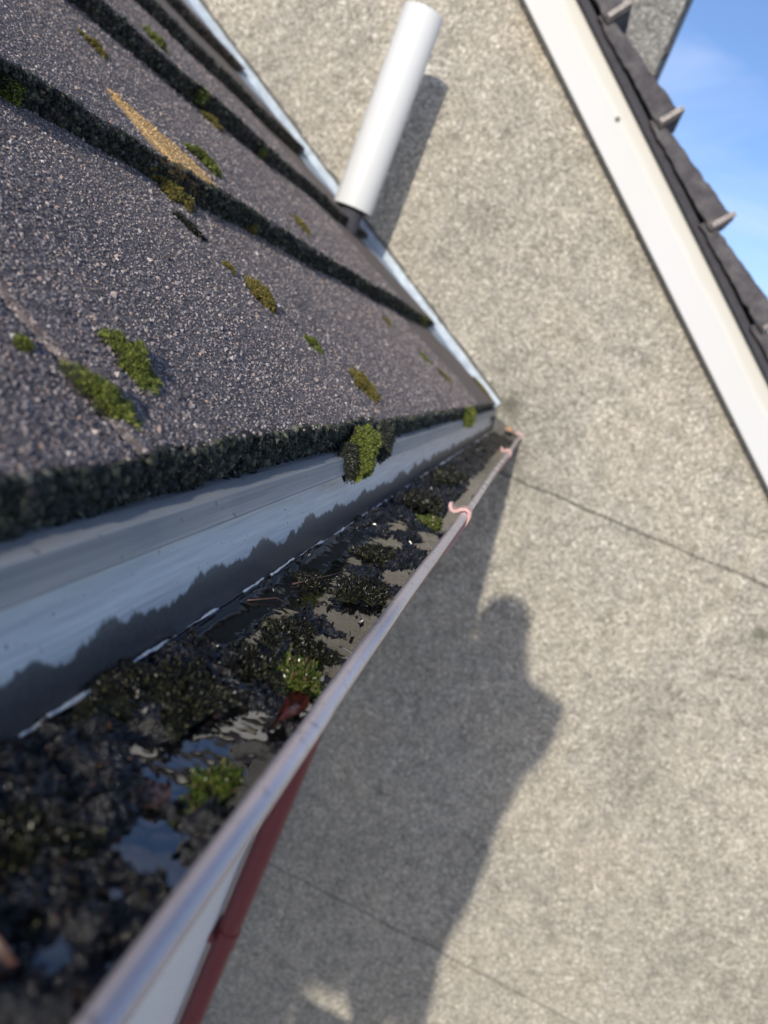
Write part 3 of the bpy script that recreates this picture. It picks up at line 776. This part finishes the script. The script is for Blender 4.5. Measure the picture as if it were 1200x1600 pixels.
tag(o, 'black wet silt and rotted moss lying along the gutter', 'silt', kind='stuff')
V = [(-0.1262, YN, WZ), (-0.0363, YN, WZ), (-0.0363, YW - .012, WZ), (-0.1262, YW - .012, WZ)]
tag(mesh('water', V, [(0, 1, 2, 3)], M_WATER, loc=(-0.085, 0.5, WZ)), 'still dark water standing in the gutter', 'water', kind='structure')

# leaf litter flakes, one uncountable mass
N = 9000
y = np.exp(rng.uniform(math.log(0.15), math.log(2.3), N)); x = -0.133 + rng.beta(1.2, 1.5, N) * 0.092
h = silt_h(x, y); keep = h > -0.0018 + rng.normal(0, 0.0012, N)
x, y, h = x[keep], y[keep], h[keep]; N = len(x)
L = np.exp(rng.normal(math.log(0.0017), 0.45, N)) * (0.8 + .3 * y); W = L * rng.uniform(0.2, 0.7, N)
q = rng.normal(size=(N, 3, 3)); q[:, :, 2] *= 0.6; q, _ = np.linalg.qr(q)
c = np.stack([x, y, WZ + h + 0.0006], 1)
a_, b_, n_ = q[:, 0], q[:, 1], q[:, 2]
L_, W_ = L[:, None], W[:, None]
V = np.stack([c - a_ * L_, c - a_ * L_ * .2 - b_ * W_ + n_ * W_ * .3, c + a_ * L_, c - a_ * L_ * .2 + b_ * W_ + n_ * W_ * .3], 1)
F = (np.array([(0, 1, 2), (0, 2, 3)])[None] + (np.arange(N) * 4)[:, None, None]).reshape(-1, 3)
tag(mesh('leaf_litter', V.reshape(-1, 3), F, M_DEBRIS, loc=(-0.085, 0.5, WZ)), 'tiny dark wet flakes of leaf and grit scattered over the silt', 'litter', kind='stuff')

# ------------------------------------------------------------------ moss cushions
def cushion(name, label, cat, C, nrm, along, la, lb, ht, mat, n=1500, blade=0.003, group=None, droop=0.0, wdt=0.00035, seed=1, ragged=0.34):
    """a lumpy cushion: dark core carrying many small pointed leaves"""
    r_ = np.random.default_rng(seed)
    nrm = np.array(nrm, float); nrm /= np.linalg.norm(nrm)
    u = np.array(along, float); u -= nrm * u.dot(nrm); u /= np.linalg.norm(u); v = np.cross(nrm, u)
    C = np.array(C, float)
    def surf(th, rr):
        k = 1 + ragged * fbm(np.cos(th) * 2.3 + seed, np.sin(th) * 2.3, seed=seed, octv=4, gain=.6)
        k = np.clip(k, 0.30, 1.6)
        px, py = rr * np.cos(th) * la * k, rr * np.sin(th) * lb * k
        hh = ht * np.sqrt(np.clip(1 - rr ** 2, 0, 1)) * (1 + 0.35 * fbm(px * 160, py * 160, seed=seed + 3, octv=3))
        return px, py, hh
    # core
    nt, nr = 28, 9
    T, Rr = np.meshgrid(np.linspace(0, 2 * np.pi, nt + 1)[:-1], np.linspace(0.0, 1.0, nr), indexing='ij')
    px, py, hh = surf(T, Rr)
    Vc = C + px[..., None] * u + py[..., None] * v + (hh * 0.86 - 0.001)[..., None] * nrm
    Vc = Vc.reshape(-1, 3); Fc = []
    for a in range(nt):
        for b in range(nr - 1):
            Fc.append((a * nr + b, a * nr + b + 1, ((a + 1) % nt) * nr + b + 1, ((a + 1) % nt) * nr + b))
    Fc = np.array(Fc)[:, ::-1]
    th = r_.uniform(0, 2 * np.pi, n); rr = np.sqrt(r_.uniform(0, 1, n)) * 1.0
    px, py, hh = surf(th, rr)
    base = C + px[:, None] * u + py[:, None] * v + (hh * 0.8)[:, None] * nrm
    d = nrm * 1.0 + (px / la)[:, None] * u * 1.0 + (py / lb)[:, None] * v * 1.0 + r_.normal(0, 0.38, (n, 3)) + np.array([0, 0, -droop])
    d /= np.linalg.norm(d, axis=1)[:, None]
    L = blade * np.exp(r_.normal(0, 0.28, n))
    side = np.cross(d, r_.normal(size=(n, 3))); side /= np.linalg.norm(side, axis=1)[:, None]
    bend = np.cross(d, side)
    Wd = (wdt * np.exp(r_.normal(0, 0.25, n)))[:, None]
    L_ = L[:, None]
    mid = base + d * L_ * 0.5
    tip = base + d * L_ * 0.95 + bend * L_ * 0.30
    V = np.stack([base - side * Wd * .6, base + side * Wd * .6, mid + side * Wd, tip, mid - side * Wd], 1).reshape(-1, 3)
    F5 = (np.array([(0, 1, 2, 4)])[None] + (np.arange(n) * 5)[:, None, None]).reshape(-1, 4) + len(Vc)
    F3 = (np.array([(4, 2, 3)])[None] + (np.arange(n) * 5)[:, None, None]).reshape(-1, 3) + len(Vc)
    midx = np.concatenate([np.ones(len(Fc)), np.zeros(len(F5) + len(F3))])
    o = mesh(name, np.concatenate([Vc, V]), [Fc, F5, F3], [mat, M_MOSSCORE], smooth=False, loc=tuple(C), midx=midx)
    return tag(o, label, cat, group)
def roof_moss(s, y, la, lb, ht, mat, label, i=0, n=1500, blade=0.0028, seed=1, along=(0, 1, 0), wdt=0.00035):
    lb = lb * 1.9; la = la * 0.80; n = int(n * 3.0); blade = blade * 0.62; ht = ht * 1.9; wdt = wdt * 0.85
    C = RP(s, y, tile_h(i, np.array(s), np.array(y)) - 0.001)
    cushion('moss_clump', label, 'moss', C, NN, along, la, lb, ht, mat, n, blade, 'moss clumps on the lean-to roof', seed=seed, wdt=wdt, ragged=0.62)
GR = 'moss clumps on the lean-to roof'
SK = lambda a: tuple(np.array([0, 1.0, 0]) * math.cos(RAD(a)) + UP * math.sin(RAD(a)))
roof_moss(0.058, 0.370, 0.0132, 0.0098, 0.0055, M_MOSS, 'plump bright green moss clump standing alone on the nearest tile', n=2600, blade=0.0026, seed=11, along=SK(-22))
roof_moss(0.034, 0.318, 0.0190, 0.0040, 0.0045, M_MOSS, 'long thin bright green moss strip along the nearest tile joint', n=1800, blade=0.0024, seed=12, along=SK(-60))
roof_moss(0.067, 0.298, 0.0035, 0.0025, 0.003, M_MOSS, 'tiny yellow-green moss dot at the top end of the thin joint strip', n=350, blade=0.0018, seed=13)
roof_moss(0.048, 0.862, 0.026, 0.009, 0.006, M_OLIVE, 'olive brown moss strip just above the hanging green clump at the eaves', n=2300, blade=0.0036, seed=14, along=SK(-62), wdt=.0005)
roof_moss(0.168, 0.747, 0.020, 0.009, 0.006, M_OLIVE, 'large yellow-brown moss clump in the middle of the lowest tile course', n=2300, blade=0.0036, seed=15, along=SK(-40), wdt=.0005)
roof_moss(0.200, 0.728, 0.006, 0.004, 0.003, M_OLIVE, 'small olive moss speck just above the large yellow-brown clump', n=400, blade=0.0026, seed=16)
roof_moss(0.107, 0.800, 0.012, 0.0045, 0.004, M_MOSS, 'small green moss streak halfway between the two olive moss clumps', n=700, blade=0.0028, seed=17, along=SK(-40), wdt=.0004)
roof_moss(0.253, 0.725, 0.020, 0.0055, 0.003, M_WETMOSS, 'flat dark moss streak below the second tile edge', n=900, blade=0.0028, seed=18, along=SK(-45), wdt=.0005)
roof_moss(0.312, 0.765, 0.034, 0.008, 0.006, M_OLIVE, 'ochre moss row lying under the tile edge with the orange patch', n=2600, blade=0.0034, seed=19, along=SK(-8), wdt=.0005)
roof_moss(0.385, 0.905, 0.030, 0.007, 0.006, M_MOSS, 'yellow-green moss strip along the upper side of the orange patch', i=1, n=2200, blade=0.0034, seed=20, along=SK(-38), wdt=.0005)
roof_moss(0.545, 0.865, 0.024, 0.007, 0.004, M_OLIVE, 'faint olive moss streak high on the second tile course', i=1, n=900, blade=0.003, seed=21, along=SK(-35), wdt=.0005)
roof_moss(0.655, 1.34, 0.045, 0.007, 0.005, M_OLIVE, 'narrow ochre moss line below the third tile edge', i=1, n=900, blade=0.0045, seed=22, along=SK(-4), wdt=.0007)
roof_moss(0.745, 1.23, 0.03, 0.009, 0.006, M_MOSS, 'green moss line on the third tile course near the top of the roof view', i=2, n=900, blade=0.0045, seed=23, along=SK(-5), wdt=.0007)
roof_moss(0.243, 1.62, 0.02, 0.006, 0.003, M_OLIVE, 'far olive moss speck below the second tile edge', n=400, blade=0.004, seed=24, along=SK(-30), wdt=.0007)
roof_moss(0.143, 1.72, 0.03, 0.006, 0.003, M_MOSS, 'upper of the two far green moss streaks on the lowest course', n=450, blade=0.004, seed=25, along=SK(-35), wdt=.0007)
roof_moss(0.086, 1.78, 0.045, 0.007, 0.003, M_OLIVE, 'lower of the two far moss streaks on the lowest course', n=600, blade=0.004, seed=26, along=SK(-40), wdt=.0007)
roof_moss(0.05, 2.50, 0.05, 0.02, 0.004, M_OLIVE, 'olive moss along the flashing at the far lower tile corner', n=900, blade=0.005, seed=27, along=SK(80), wdt=.001)
roof_moss(0.40, 1.32, 0.03, 0.010, 0.004, M_OLIVE, 'brown moss smudge just above the second tile edge beyond the orange patch', i=1, n=700, blade=0.004, seed=28, along=SK(-20), wdt=.0007)
def nose_moss(y, z, la, lb, ht, mat, label, n, blade, seed, x=-0.1405, wdt=0.0004, s0=0.0, droop=.3):
    C = (x, y, z)
    cushion('moss_clump', label, 'moss', C, (1, -0.30, 0.25), (0, 0.2, -1), la, lb, ht, mat, n, blade, GR, droop=droop, seed=seed, wdt=wdt, ragged=0.22)
nose_moss(0.690, -0.1135, 0.0265, 0.0225, 0.0150, M_MOSS, 'vivid green moss cushion hanging off the eaves tile edge over the grey strip', 9500, 0.0026, 31, x=-0.1385, droop=.05)
nose_moss(0.660, -0.121, 0.0170, 0.0130, 0.0080, M_CRUST, 'black moss lump hanging beside the vivid green cushion', 900, 0.003, 32)
nose_moss(0.795, -0.112, 0.0200, 0.0190, 0.008, M_CRUST, 'dark crusty moss lump on the eaves edge beyond the vivid green cushion', 1800, 0.0032, 33)
nose_moss(1.63, -0.108, 0.019, 0.028, 0.014, M_MOSS, 'far green moss cushion on the eaves tile edge near the wall', 1500, 0.005, 34, wdt=.0008)
def edge_moss(i, y, la, lb, mat, label, n, blade, seed, d=0.006, wdt=0.0005):
    C = RP(S[i] - 0.002, y, -d)
    cushion('moss_clump', label, 'moss', C, -UP + NN * .4, (0, 1, 0), la, lb, 0.007, mat, n, blade, GR, seed=seed, wdt=wdt)
edge_moss(1, 0.47, 0.016, 0.010, M_WETMOSS, 'dark green moss on the second tile edge at the left border', 1300, 0.0028, 41, d=.004)
edge_moss(1, 0.53, 0.012, 0.010, M_MOSS, 'small green moss tuft on the second tile edge near the left border', 500, 0.0026, 42, d=.02)
edge_moss(1, 1.00, 0.016, 0.010, M_OLIVE, 'ochre moss tuft on the second tile edge right of the orange patch', 700, 0.0035, 43, d=.022)
edge_moss(2, 1.62, 0.018, 0.012, M_MOSS, 'bright green moss tuft on the third tile edge', 600, 0.0048, 44, d=.022, wdt=.0008)
edge_moss(2, 1.32, 0.022, 0.014, M_WETGREEN, 'dull green moss patch on the third tile edge near the top', 700, 0.0045, 45, d=.012, wdt=.0008)
edge_moss(1, 2.38, 0.06, 0.014, M_WETGREEN, 'moss heap at the far end of the second tile edge by the flashing', 900, 0.006, 46, d=.012, wdt=.001)

# moss tufts growing out of the silt
def silt_moss(x, y, la, lb, ht, mat, label, n, blade, seed, wdt=.0004, along=(0, 1, 0)):
    ht = ht * 0.55; blade = blade * 0.72; wdt = wdt * 0.8; n = int(n * 1.5); la = la * 1.15; lb = lb * 1.15
    z = WZ + float(silt_h(np.array(x), np.array(y)))
    cushion('moss_tuft', label, 'moss', (x, y, max(z, WZ - .001)), (0, 0, 1), along, la, lb, ht, mat, n, blade, 'moss tufts growing in the gutter silt', seed=seed, wdt=wdt, ragged=0.55)
silt_moss(-0.060, 0.376, 0.016, 0.011, 0.008, M_WETGREEN, 'bright green and pink moss tuft in the gutter above the red leaf', 1900, 0.0036, 51)
silt_moss(-0.057, 0.262, 0.017, 0.007, 0.006, M_WETGREEN, 'green moss tuft between the two nearest puddles in the gutter', 1300, 0.003, 52)
silt_moss(-0.084, 0.357, 0.020, 0.011, 0.008, M_WETMOSS, 'dark olive moss tuft beside the bright green tuft in the gutter', 2200, 0.0036, 53)
silt_moss(-0.083, 0.418, 0.018, 0.010, 0.006, M_WETMOSS, 'dark moss tuft in the middle of the gutter behind the green tuft', 1800, 0.0034, 54)
silt_moss(-0.063, 0.415, 0.016, 0.010, 0.005, M_WETMOSS, 'black moss pad against the front of the gutter before the tan puddle', 1600, 0.003, 55)
silt_moss(-0.068, 0.545, 0.026, 0.014, 0.007, M_WETMOSS, 'brown spiky moss pad between the two tan puddles', 2400, 0.0038, 56)
silt_moss(-0.082, 0.655, 0.030, 0.013, 0.010, M_WETMOSS, 'olive moss mound rising from the dark water beyond the brown pad', 2400, 0.0045, 57, wdt=.0005)
silt_moss(-0.066, 0.875, 0.022, 0.010, 0.009, M_WETGREEN, 'small green moss tuft near the pink bracket hook', 1100, 0.005, 58, wdt=.0006)
silt_moss(-0.102, 0.300, 0.034, 0.020, 0.008, M_WETMOSS, 'broad dark brown moss mat at the back of the gutter', 3600, 0.0030, 59)
silt_moss(-0.090, 0.190, 0.028, 0.020, 0.007, M_WETMOSS, 'nearest blurred dark moss mat at the lower left of the gutter', 2600, 0.0028, 60)
silt_moss(-0.100, 0.520, 0.018, 0.010, 0.005, M_WETMOSS, 'low dark moss pad at the back of the gutter beside the open black water', 1200, 0.0034, 61)
silt_moss(-0.088, 0.93, 0.05, 0.016, 0.008, M_WETMOSS, 'far dark moss bank in the gutter beyond the bracket', 1800, 0.005, 62, wdt=.0008)
silt_moss(-0.095, 1.22, 0.09, 0.018, 0.008, M_WETMOSS, 'farthest dark moss bank in the shaded end of the gutter', 1800, 0.006, 63, wdt=.001)

# dead leaves and twigs
def leaf(name, label, C, L, W, rot, tilt, curl, mat, seed):
    r_ = np.random.default_rng(seed)
    nu, nv = 22, 9
    U, Vv = np.meshgrid(np.linspace(0, 1, nu), np.linspace(-1, 1, nv), indexing='ij')
    wd = W * np.sin(np.pi * np.clip(U, 0.02, 0.99)) ** 0.8 * (1 + 0.15 * fbm(U * 9, Vv * 0 + seed, seed=seed))
    x = (U - .5) * L; y = Vv * wd * .5; z = curl * (Vv ** 2) * W * .5 + 0.12 * L * np.sin(U * 3.1) + 0.0008 * fbm(U * 12, Vv * 4, seed=seed)
    P = np.stack([x, y, z], -1).reshape(-1, 3)
    c, s_ = math.cos(rot), math.sin(rot); ct, st = math.cos(tilt), math.sin(tilt)
    Rm = np.array([[c, -s_, 0], [s_, c, 0], [0, 0, 1]]) @ np.array([[1, 0, 0], [0, ct, -st], [0, st, ct]])
    P = P @ Rm.T + np.array(C); n = len(P)
    P2 = P + np.array([0, 0, -0.00035])
    F = grid_faces(nu, nv)
    rim = [(k * nv, (k + 1) * nv, (k + 1) * nv + n, k * nv + n) for k in range(nu - 1)] + [(k * nv + nv - 1, k * nv + nv - 1 + n, (k + 1) * nv + nv - 1 + n, (k + 1) * nv + nv - 1) for k in range(nu - 1)]
    o = mesh(name, np.concatenate([P, P2]), [F[:, ::-1], F + n, np.array(rim)], mat, smooth=True, loc=C)
    return tag(o, label, 'leaf')
leaf('dead_leaf', 'dark red curled dead leaf in the water below the bright green tuft', (-0.0530, 0.335, WZ + .0015), 0.036, 0.010, RAD(84), 0.3, 0.9, M_LEAF, 3)
leaf('dead_leaf', 'blurred reddish brown leaf at the lower left corner of the gutter', (-0.080, 0.146, WZ + .002), 0.034, 0.018, RAD(30), 0.3, 0.4, M_LEAF2, 4)
leaf('dead_leaf', 'small pale brown leaf sunk at the edge of the nearest puddle', (-0.072, 0.238, WZ + .0012), 0.016, 0.010, RAD(80), 0.2, 0.3, M_LEAF2, 5)
leaf('dead_leaf', 'orange leaf scrap caught against the wall at the gutter end', (-0.075, 2.53, WZ + .028), 0.034, 0.022, RAD(20), 0.6, 0.5, M_ORANGE, 6)
def twig(pts, r, label, mat):
    g = Geo(); g.tube(pts, list(np.linspace(r, r * .4, len(pts))), 6); o = g.make('twig', mat, smooth=True, loc=pts[0]); tag(o, label, 'twig')
twig([(-0.068, 0.376, WZ), (-0.071, 0.380, WZ + .007), (-0.0725, 0.383, WZ + .0145)], 0.0005, 'single pale stalk standing up beside the bright green tuft', M_OLIVE)
twig([(-0.110, 0.50, WZ + .001), (-0.098, 0.535, WZ + .003), (-0.088, 0.575, WZ + .003)], 0.0007, 'thin brown twig lying across the open black water', M_LEAF2)
twig([(-0.120, 0.44, WZ + .001), (-0.108, 0.46, WZ + .0025), (-0.098, 0.462, WZ + .002)], 0.0006, 'short dark twig at the back of the gutter near the scum line', M_LEAF2)

# ------------------------------------------------------------------ pipes
vpipe = thing('vent_pipe', (-0.757, 2.33, 0.25), 'short white plastic pipe standing upright off the roof in front of the wall', 'pipe')
R1 = 0.0590
g = Geo(); seg = 48
prof = [(0.050, 0.2800), (0.0590, 0.2790), (0.0595, 0.2815), (0.0595, 0.834), (0.0590, 0.8375), (0.0565, 0.8390), (0.052, 0.8370), (0.0515, 0.80), (0.0515, 0.30), (0.050, 0.2800)]
a = np.linspace(0, 2 * np.pi, seg, endpoint=False)
V = np.concatenate([np.stack([-0.757 + r * np.cos(a), 2.33 + r * np.sin(a), np.full(seg, z)], 1) for r, z in prof])
F = [(k * seg + j, k * seg + (j + 1) % seg, (k + 1) * seg + (j + 1) % seg, (k + 1) * seg + j) for k in range(len(prof) - 1) for j in range(seg)]
autosmooth(mesh('pipe', V, F, M_UPVC, vpipe), 35)
g = Geo(); g.tube([(-0.757, 2.33, 0.20), (-0.757, 2.33, 0.31)], 0.036, 32); autosmooth(g.make('roof_collar', M_UNDER, vpipe), 35)
dp = thing('downpipe', (-0.240, 2.07, GZ), 'burgundy rainwater downpipe running down the white side wall under the gutter', 'downpipe')
g = Geo()
pts = [(-0.240, 2.07, GZ + .01), (-0.240, 2.07, -0.50), (-0.240, 2.07, -0.46), (-0.232, 2.07, -0.43), (-0.115, 2.07, -0.325), (-0.095, 2.07, -0.30), (-0.0865, 2.07, -0.27), (-0.0865, 2.07, -0.238)]
g.tube(pts, 0.0355, 32); autosmooth(g.make('pipe', M_BURG, dp), 50)
for z in (-0.50, -1.95, -2.60):
    g = Geo(); g.tube([(-0.240, 2.07, z - .03), (-0.240, 2.07, z + .03)], 0.0395, 32); autosmooth(g.make('socket', M_BURG, dp), 40)
g = Geo(); g.box(-0.286, -0.270, 2.02, 2.12, -1.96, -1.93); g.make('wall_clip', M_BURG, dp)

# ------------------------------------------------------------------ photographer on a stepladder (behind the camera; throws the shadow on the wall)
import bmesh
def skin_body(name, verts, edges, radii, mat, parent=None, root=0, lvl=2, loc=None):
    me = bpy.data.meshes.new(name)
    base = world_loc(parent) if parent is not None else Vector(loc)
    me.from_pydata([tuple(Vector(v) - base) for v in verts], edges, []); me.update()
    o = bpy.data.objects.new(name, me); COL.objects.link(o)
    if parent is not None: o.parent = parent
    else: o.location = base
    o.modifiers.new('skin', 'SKIN'); sk = me.skin_vertices[0].data
    for k, r in enumerate(radii):
        r = r if hasattr(r, '__len__') else (r, r)
        sk[k].radius = r
    for k in range(len(radii)): sk[k].use_root = (k == root)
    sub = o.modifiers.new('sub', 'SUBSURF'); sub.levels = lvl; sub.render_levels = lvl
    me.materials.append(mat)
    for p in me.polygons: p.use_smooth = True
    o.modifiers['skin'].use_smooth_shade = True
    return o
PX, PY = 0.155, -0.40           # middle of the chest
HZ = 0.09                       # head centre height
FZ = -1.66                      # sole height (a ladder tread)
LSh = (PX - 0.150, PY + 0.085, -0.115); RSh = (PX + 0.132, PY - 0.060, -0.085)
head = (0.024, PY + 0.03, HZ)
rh = (0.070, -0.075, -0.070); lh = (-0.030, -0.100, -0.030)
rel = (0.275, -0.27, -0.38); lel = (0.03, -0.24, -0.30)
bv = [(PX + .01, PY - .02, -0.64), (PX + .005, PY - .01, -0.48), (PX, PY, -0.30), (PX - .01, PY + .005, -0.15), (PX - .055, PY + .02, -0.06), head, (head[0], head[1], HZ + .075),
      LSh, lel, lh, RSh, rel, rh,
      (PX - .075, PY + .02, -0.76), (PX - .060, PY + .07, -1.16), (PX + .03, PY + .0, -1.57), (PX + .03, PY + .11, -1.63),
      (PX + .080, PY - .04, -0.76), (PX + .085, PY + .03, -1.16), (PX + .20, PY - .05, -1.57), (PX + .21, PY + .06, -1.63)]
be = [(0, 1), (1, 2), (2, 3), (3, 4), (4, 5), (5, 6), (3, 7), (7, 8), (8, 9), (3, 10), (10, 11), (11, 12), (0, 13), (13, 14), (14, 15), (15, 16), (0, 17), (17, 18), (18, 19), (19, 20)]
br = [(.155, .11), (.150, .10), (.155, .11), (.12, .085), .078, (.088, .098), .06, .062, .042, .028, .062, .042, .028, .110, .100, .085, .034, .105, .085, .062, .034]
person = skin_body('person', bv, be, br, M_SKIN, root=0, loc=(PX, PY, FZ))
tag(person, 'person in a navy jacket and jeans on a stepladder holding a phone over the gutter', 'person')
def sub_skin(nm, idx, grow, mat, over=None):
    mp = {k: j for j, k in enumerate(idx)}
    vv = [bv[k] for k in idx]; ee = [(mp[a], mp[b]) for a, b in be if a in mp and b in mp]
    rr = []
    for k in idx:
        r = br[k]; r = r if hasattr(r, '__len__') else (r, r)
        rr.append((r[0] + grow, r[1] + grow))
    if over:
        for k, v in over.items(): vv[mp[k]] = v
    return skin_body(nm, vv, ee, rr, mat, person, root=0)
sub_skin('jacket', [0, 1, 2, 3, 4, 7, 8, 9, 10, 11, 12], 0.017, M_JACKET, {0: (PX + .01, PY - .02, -0.83), 1: (PX + .005, PY - .01, -0.56), 9: tuple(np.array(lh) * .82 + np.array(lel) * .18), 12: tuple(np.array(rh) * .82 + np.array(rel) * .18)})
sub_skin('trousers', [1, 0, 13, 14, 15, 17, 18, 19], 0.009, M_JEANS, {15: (bv[15][0], bv[15][1], bv[15][2] - .03), 19: (bv[19][0], bv[19][1], bv[19][2] - .03)})
for k in (15, 19):
    a_, b_ = np.array(bv[k]), np.array(bv[k + 1])
    skin_body('boot', [tuple(a_ + (0, 0, .05)), (a_[0], a_[1], FZ + .05), (b_[0], b_[1] - .02, FZ + .038), (b_[0], b_[1] + .07, FZ + .032)], [(0, 1), (1, 2), (2, 3)], [.055, .05, .042, .033], M_SHOE, person)
# hair, face
g = bmesh.new(); bmesh.ops.create_uvsphere(g, u_segments=24, v_segments=16, radius=1.0)
for v in g.verts:
    v.co = Vector((v.co.x * .088, v.co.y * .104, v.co.z * .112))
    if v.co.y > 0.02 and v.co.z < 0.055: v.co.y = 0.02 + (v.co.y - .02) * .2
    v.co += Vector((head[0], head[1] - .006, HZ + .030))
V = [tuple(v.co) for v in g.verts]; F = [[v.index for v in f.verts] for f in g.faces]; g.free()
mesh('hair', V, F, M_HAIR, person, smooth=True)
g = Geo(); g.tube([(head[0], head[1] + .088, HZ + .01), (head[0], head[1] + .108, HZ - .018), (head[0], head[1] + .094, HZ - .026)], [.008, .013, .010], 10); g.make('nose', M_SKIN, person, smooth=True)
for sx in (-1, 1):
    g = Geo(); g.tube([(head[0] + sx * .082, head[1], HZ + .02), (head[0] + sx * .094, head[1] - .005, HZ), (head[0] + sx * .083, head[1], HZ - .025)], [.008, .012, .007], 8); g.make('ear', M_SKIN, person, smooth=True)
    g = Geo(); g.tube([(head[0] + sx * .03, head[1] + .088, HZ + .012), (head[0] + sx * .03, head[1] + .094, HZ + .012)], [.011, .007], 10); g.make('eye', M_PHONE, person, smooth=True)
g = Geo(); g.tube([(head[0] - .024, head[1] + .083, HZ - .052), (head[0], head[1] + .090, HZ - .050), (head[0] + .024, head[1] + .083, HZ - .052)], [.003, .006, .003], 8); g.make('mouth', M_LEAF2, person, smooth=True)
# hands: palm plus four fingers and a thumb on each side of the phone
def hand(palm, wrist, sgn):
    pv = [wrist, palm]; pe = [(0, 1)]; pr = [.024, (.030, .017)]
    for f in range(4):
        b0 = np.array(palm) + np.array([-sgn * .004, .006, .030 - f * .017])
        L = (.034, .038, .036, .028)[f]
        k1 = b0 + np.array([-sgn * L * .55, .014, .004]); k2 = k1 + np.array([-sgn * L * .6, -.002, .001]); k3 = k2 + np.array([-sgn * L * .35, -.006, 0])
        n0 = len(pv); pv += [tuple(b0), tuple(k1), tuple(k2), tuple(k3)]; pe += [(1, n0), (n0, n0 + 1), (n0 + 1, n0 + 2), (n0 + 2, n0 + 3)]; pr += [.0105, .009, .008, .0065]
    b0 = np.array(palm) + np.array([0, -.012, .018]); n0 = len(pv)
    pv += [tuple(b0), tuple(b0 + np.array([-sgn * .022, -.010, .020])), tuple(b0 + np.array([-sgn * .040, -.004, .028]))]; pe += [(1, n0), (n0, n0 + 1), (n0 + 1, n0 + 2)]; pr += [.013, .0105, .008]
    skin_body('hand', pv, pe, pr, M_SKIN, person, root=0)
hand((0.068, -0.045, -0.035), rh, 1)
hand((-0.032, -0.045, 0.062), lh, -1)
ph = thing('phone', (0.012, -0.012, -0.055), 'black phone held upright at the gutter by the photographer', 'phone')
e = cam.matrix_world.to_3x3()
def phbox(nm, x0, x1, y0, y1, z0, z1, mat):
    g = Geo(); g.box(x0, x1, y0, y1, z0, z1, bev=0.0035 if (x1 - x0) > .05 else 0.0005)
    V = np.concatenate(g.V); ex = np.array(e)
    ex = np.array(Matrix.Rotation(RAD(-4), 3, 'X'))
    V = V @ ex.T
    return mesh(nm, V, g.F, mat, ph)
# back of the phone faces the wall; the camera's lens sits just in front of it
phbox('body', -0.012, 0.062, -0.020, -0.0125, -0.130, 0.016, M_PHONE)
phbox('screen', -0.009, 0.059, -0.0212, -0.0203, -0.126, 0.012, M_GLASS)
for lx, lz in ((0.0, 0.0), (0.0, -0.018), (0.017, -0.009)):
    g = Geo(); g.tube([(lx, -0.0125, lz), (lx, -0.0105, lz)], 0.007, 20); autosmooth(g.make('lens_ring', M_GLASS, ph), 40)

lad = thing('step_ladder', (PX, PY, GZ), 'aluminium stepladder standing on the ground under the person', 'ladder')
for sx in (-0.24, 0.24):
    for y0, y1 in ((0.34, 0.05), (-0.75, -0.05)):
        g = Geo(); g.tube([(PX + sx, PY + y0, GZ + .005), (PX + sx * .82, PY + y1, FZ + .02)], 0.018, 10); g.make('rail', M_ALU, lad, smooth=True)
for k in range(1, 5):
    t = k / 5; yy = PY + 0.34 + (0.05 - 0.34) * t; zz_ = GZ + (FZ - GZ) * t
    g = Geo(); g.box(PX - .22, PX + .22, yy - .04, yy + .04, zz_ - .012, zz_ + .012, bev=.003); g.make('tread', M_ALU, lad)
g = Geo(); g.box(PX - .23, PX + .23, PY - .12, PY + .17, FZ - .035, FZ, bev=.004); g.make('platform', M_ALU, lad)
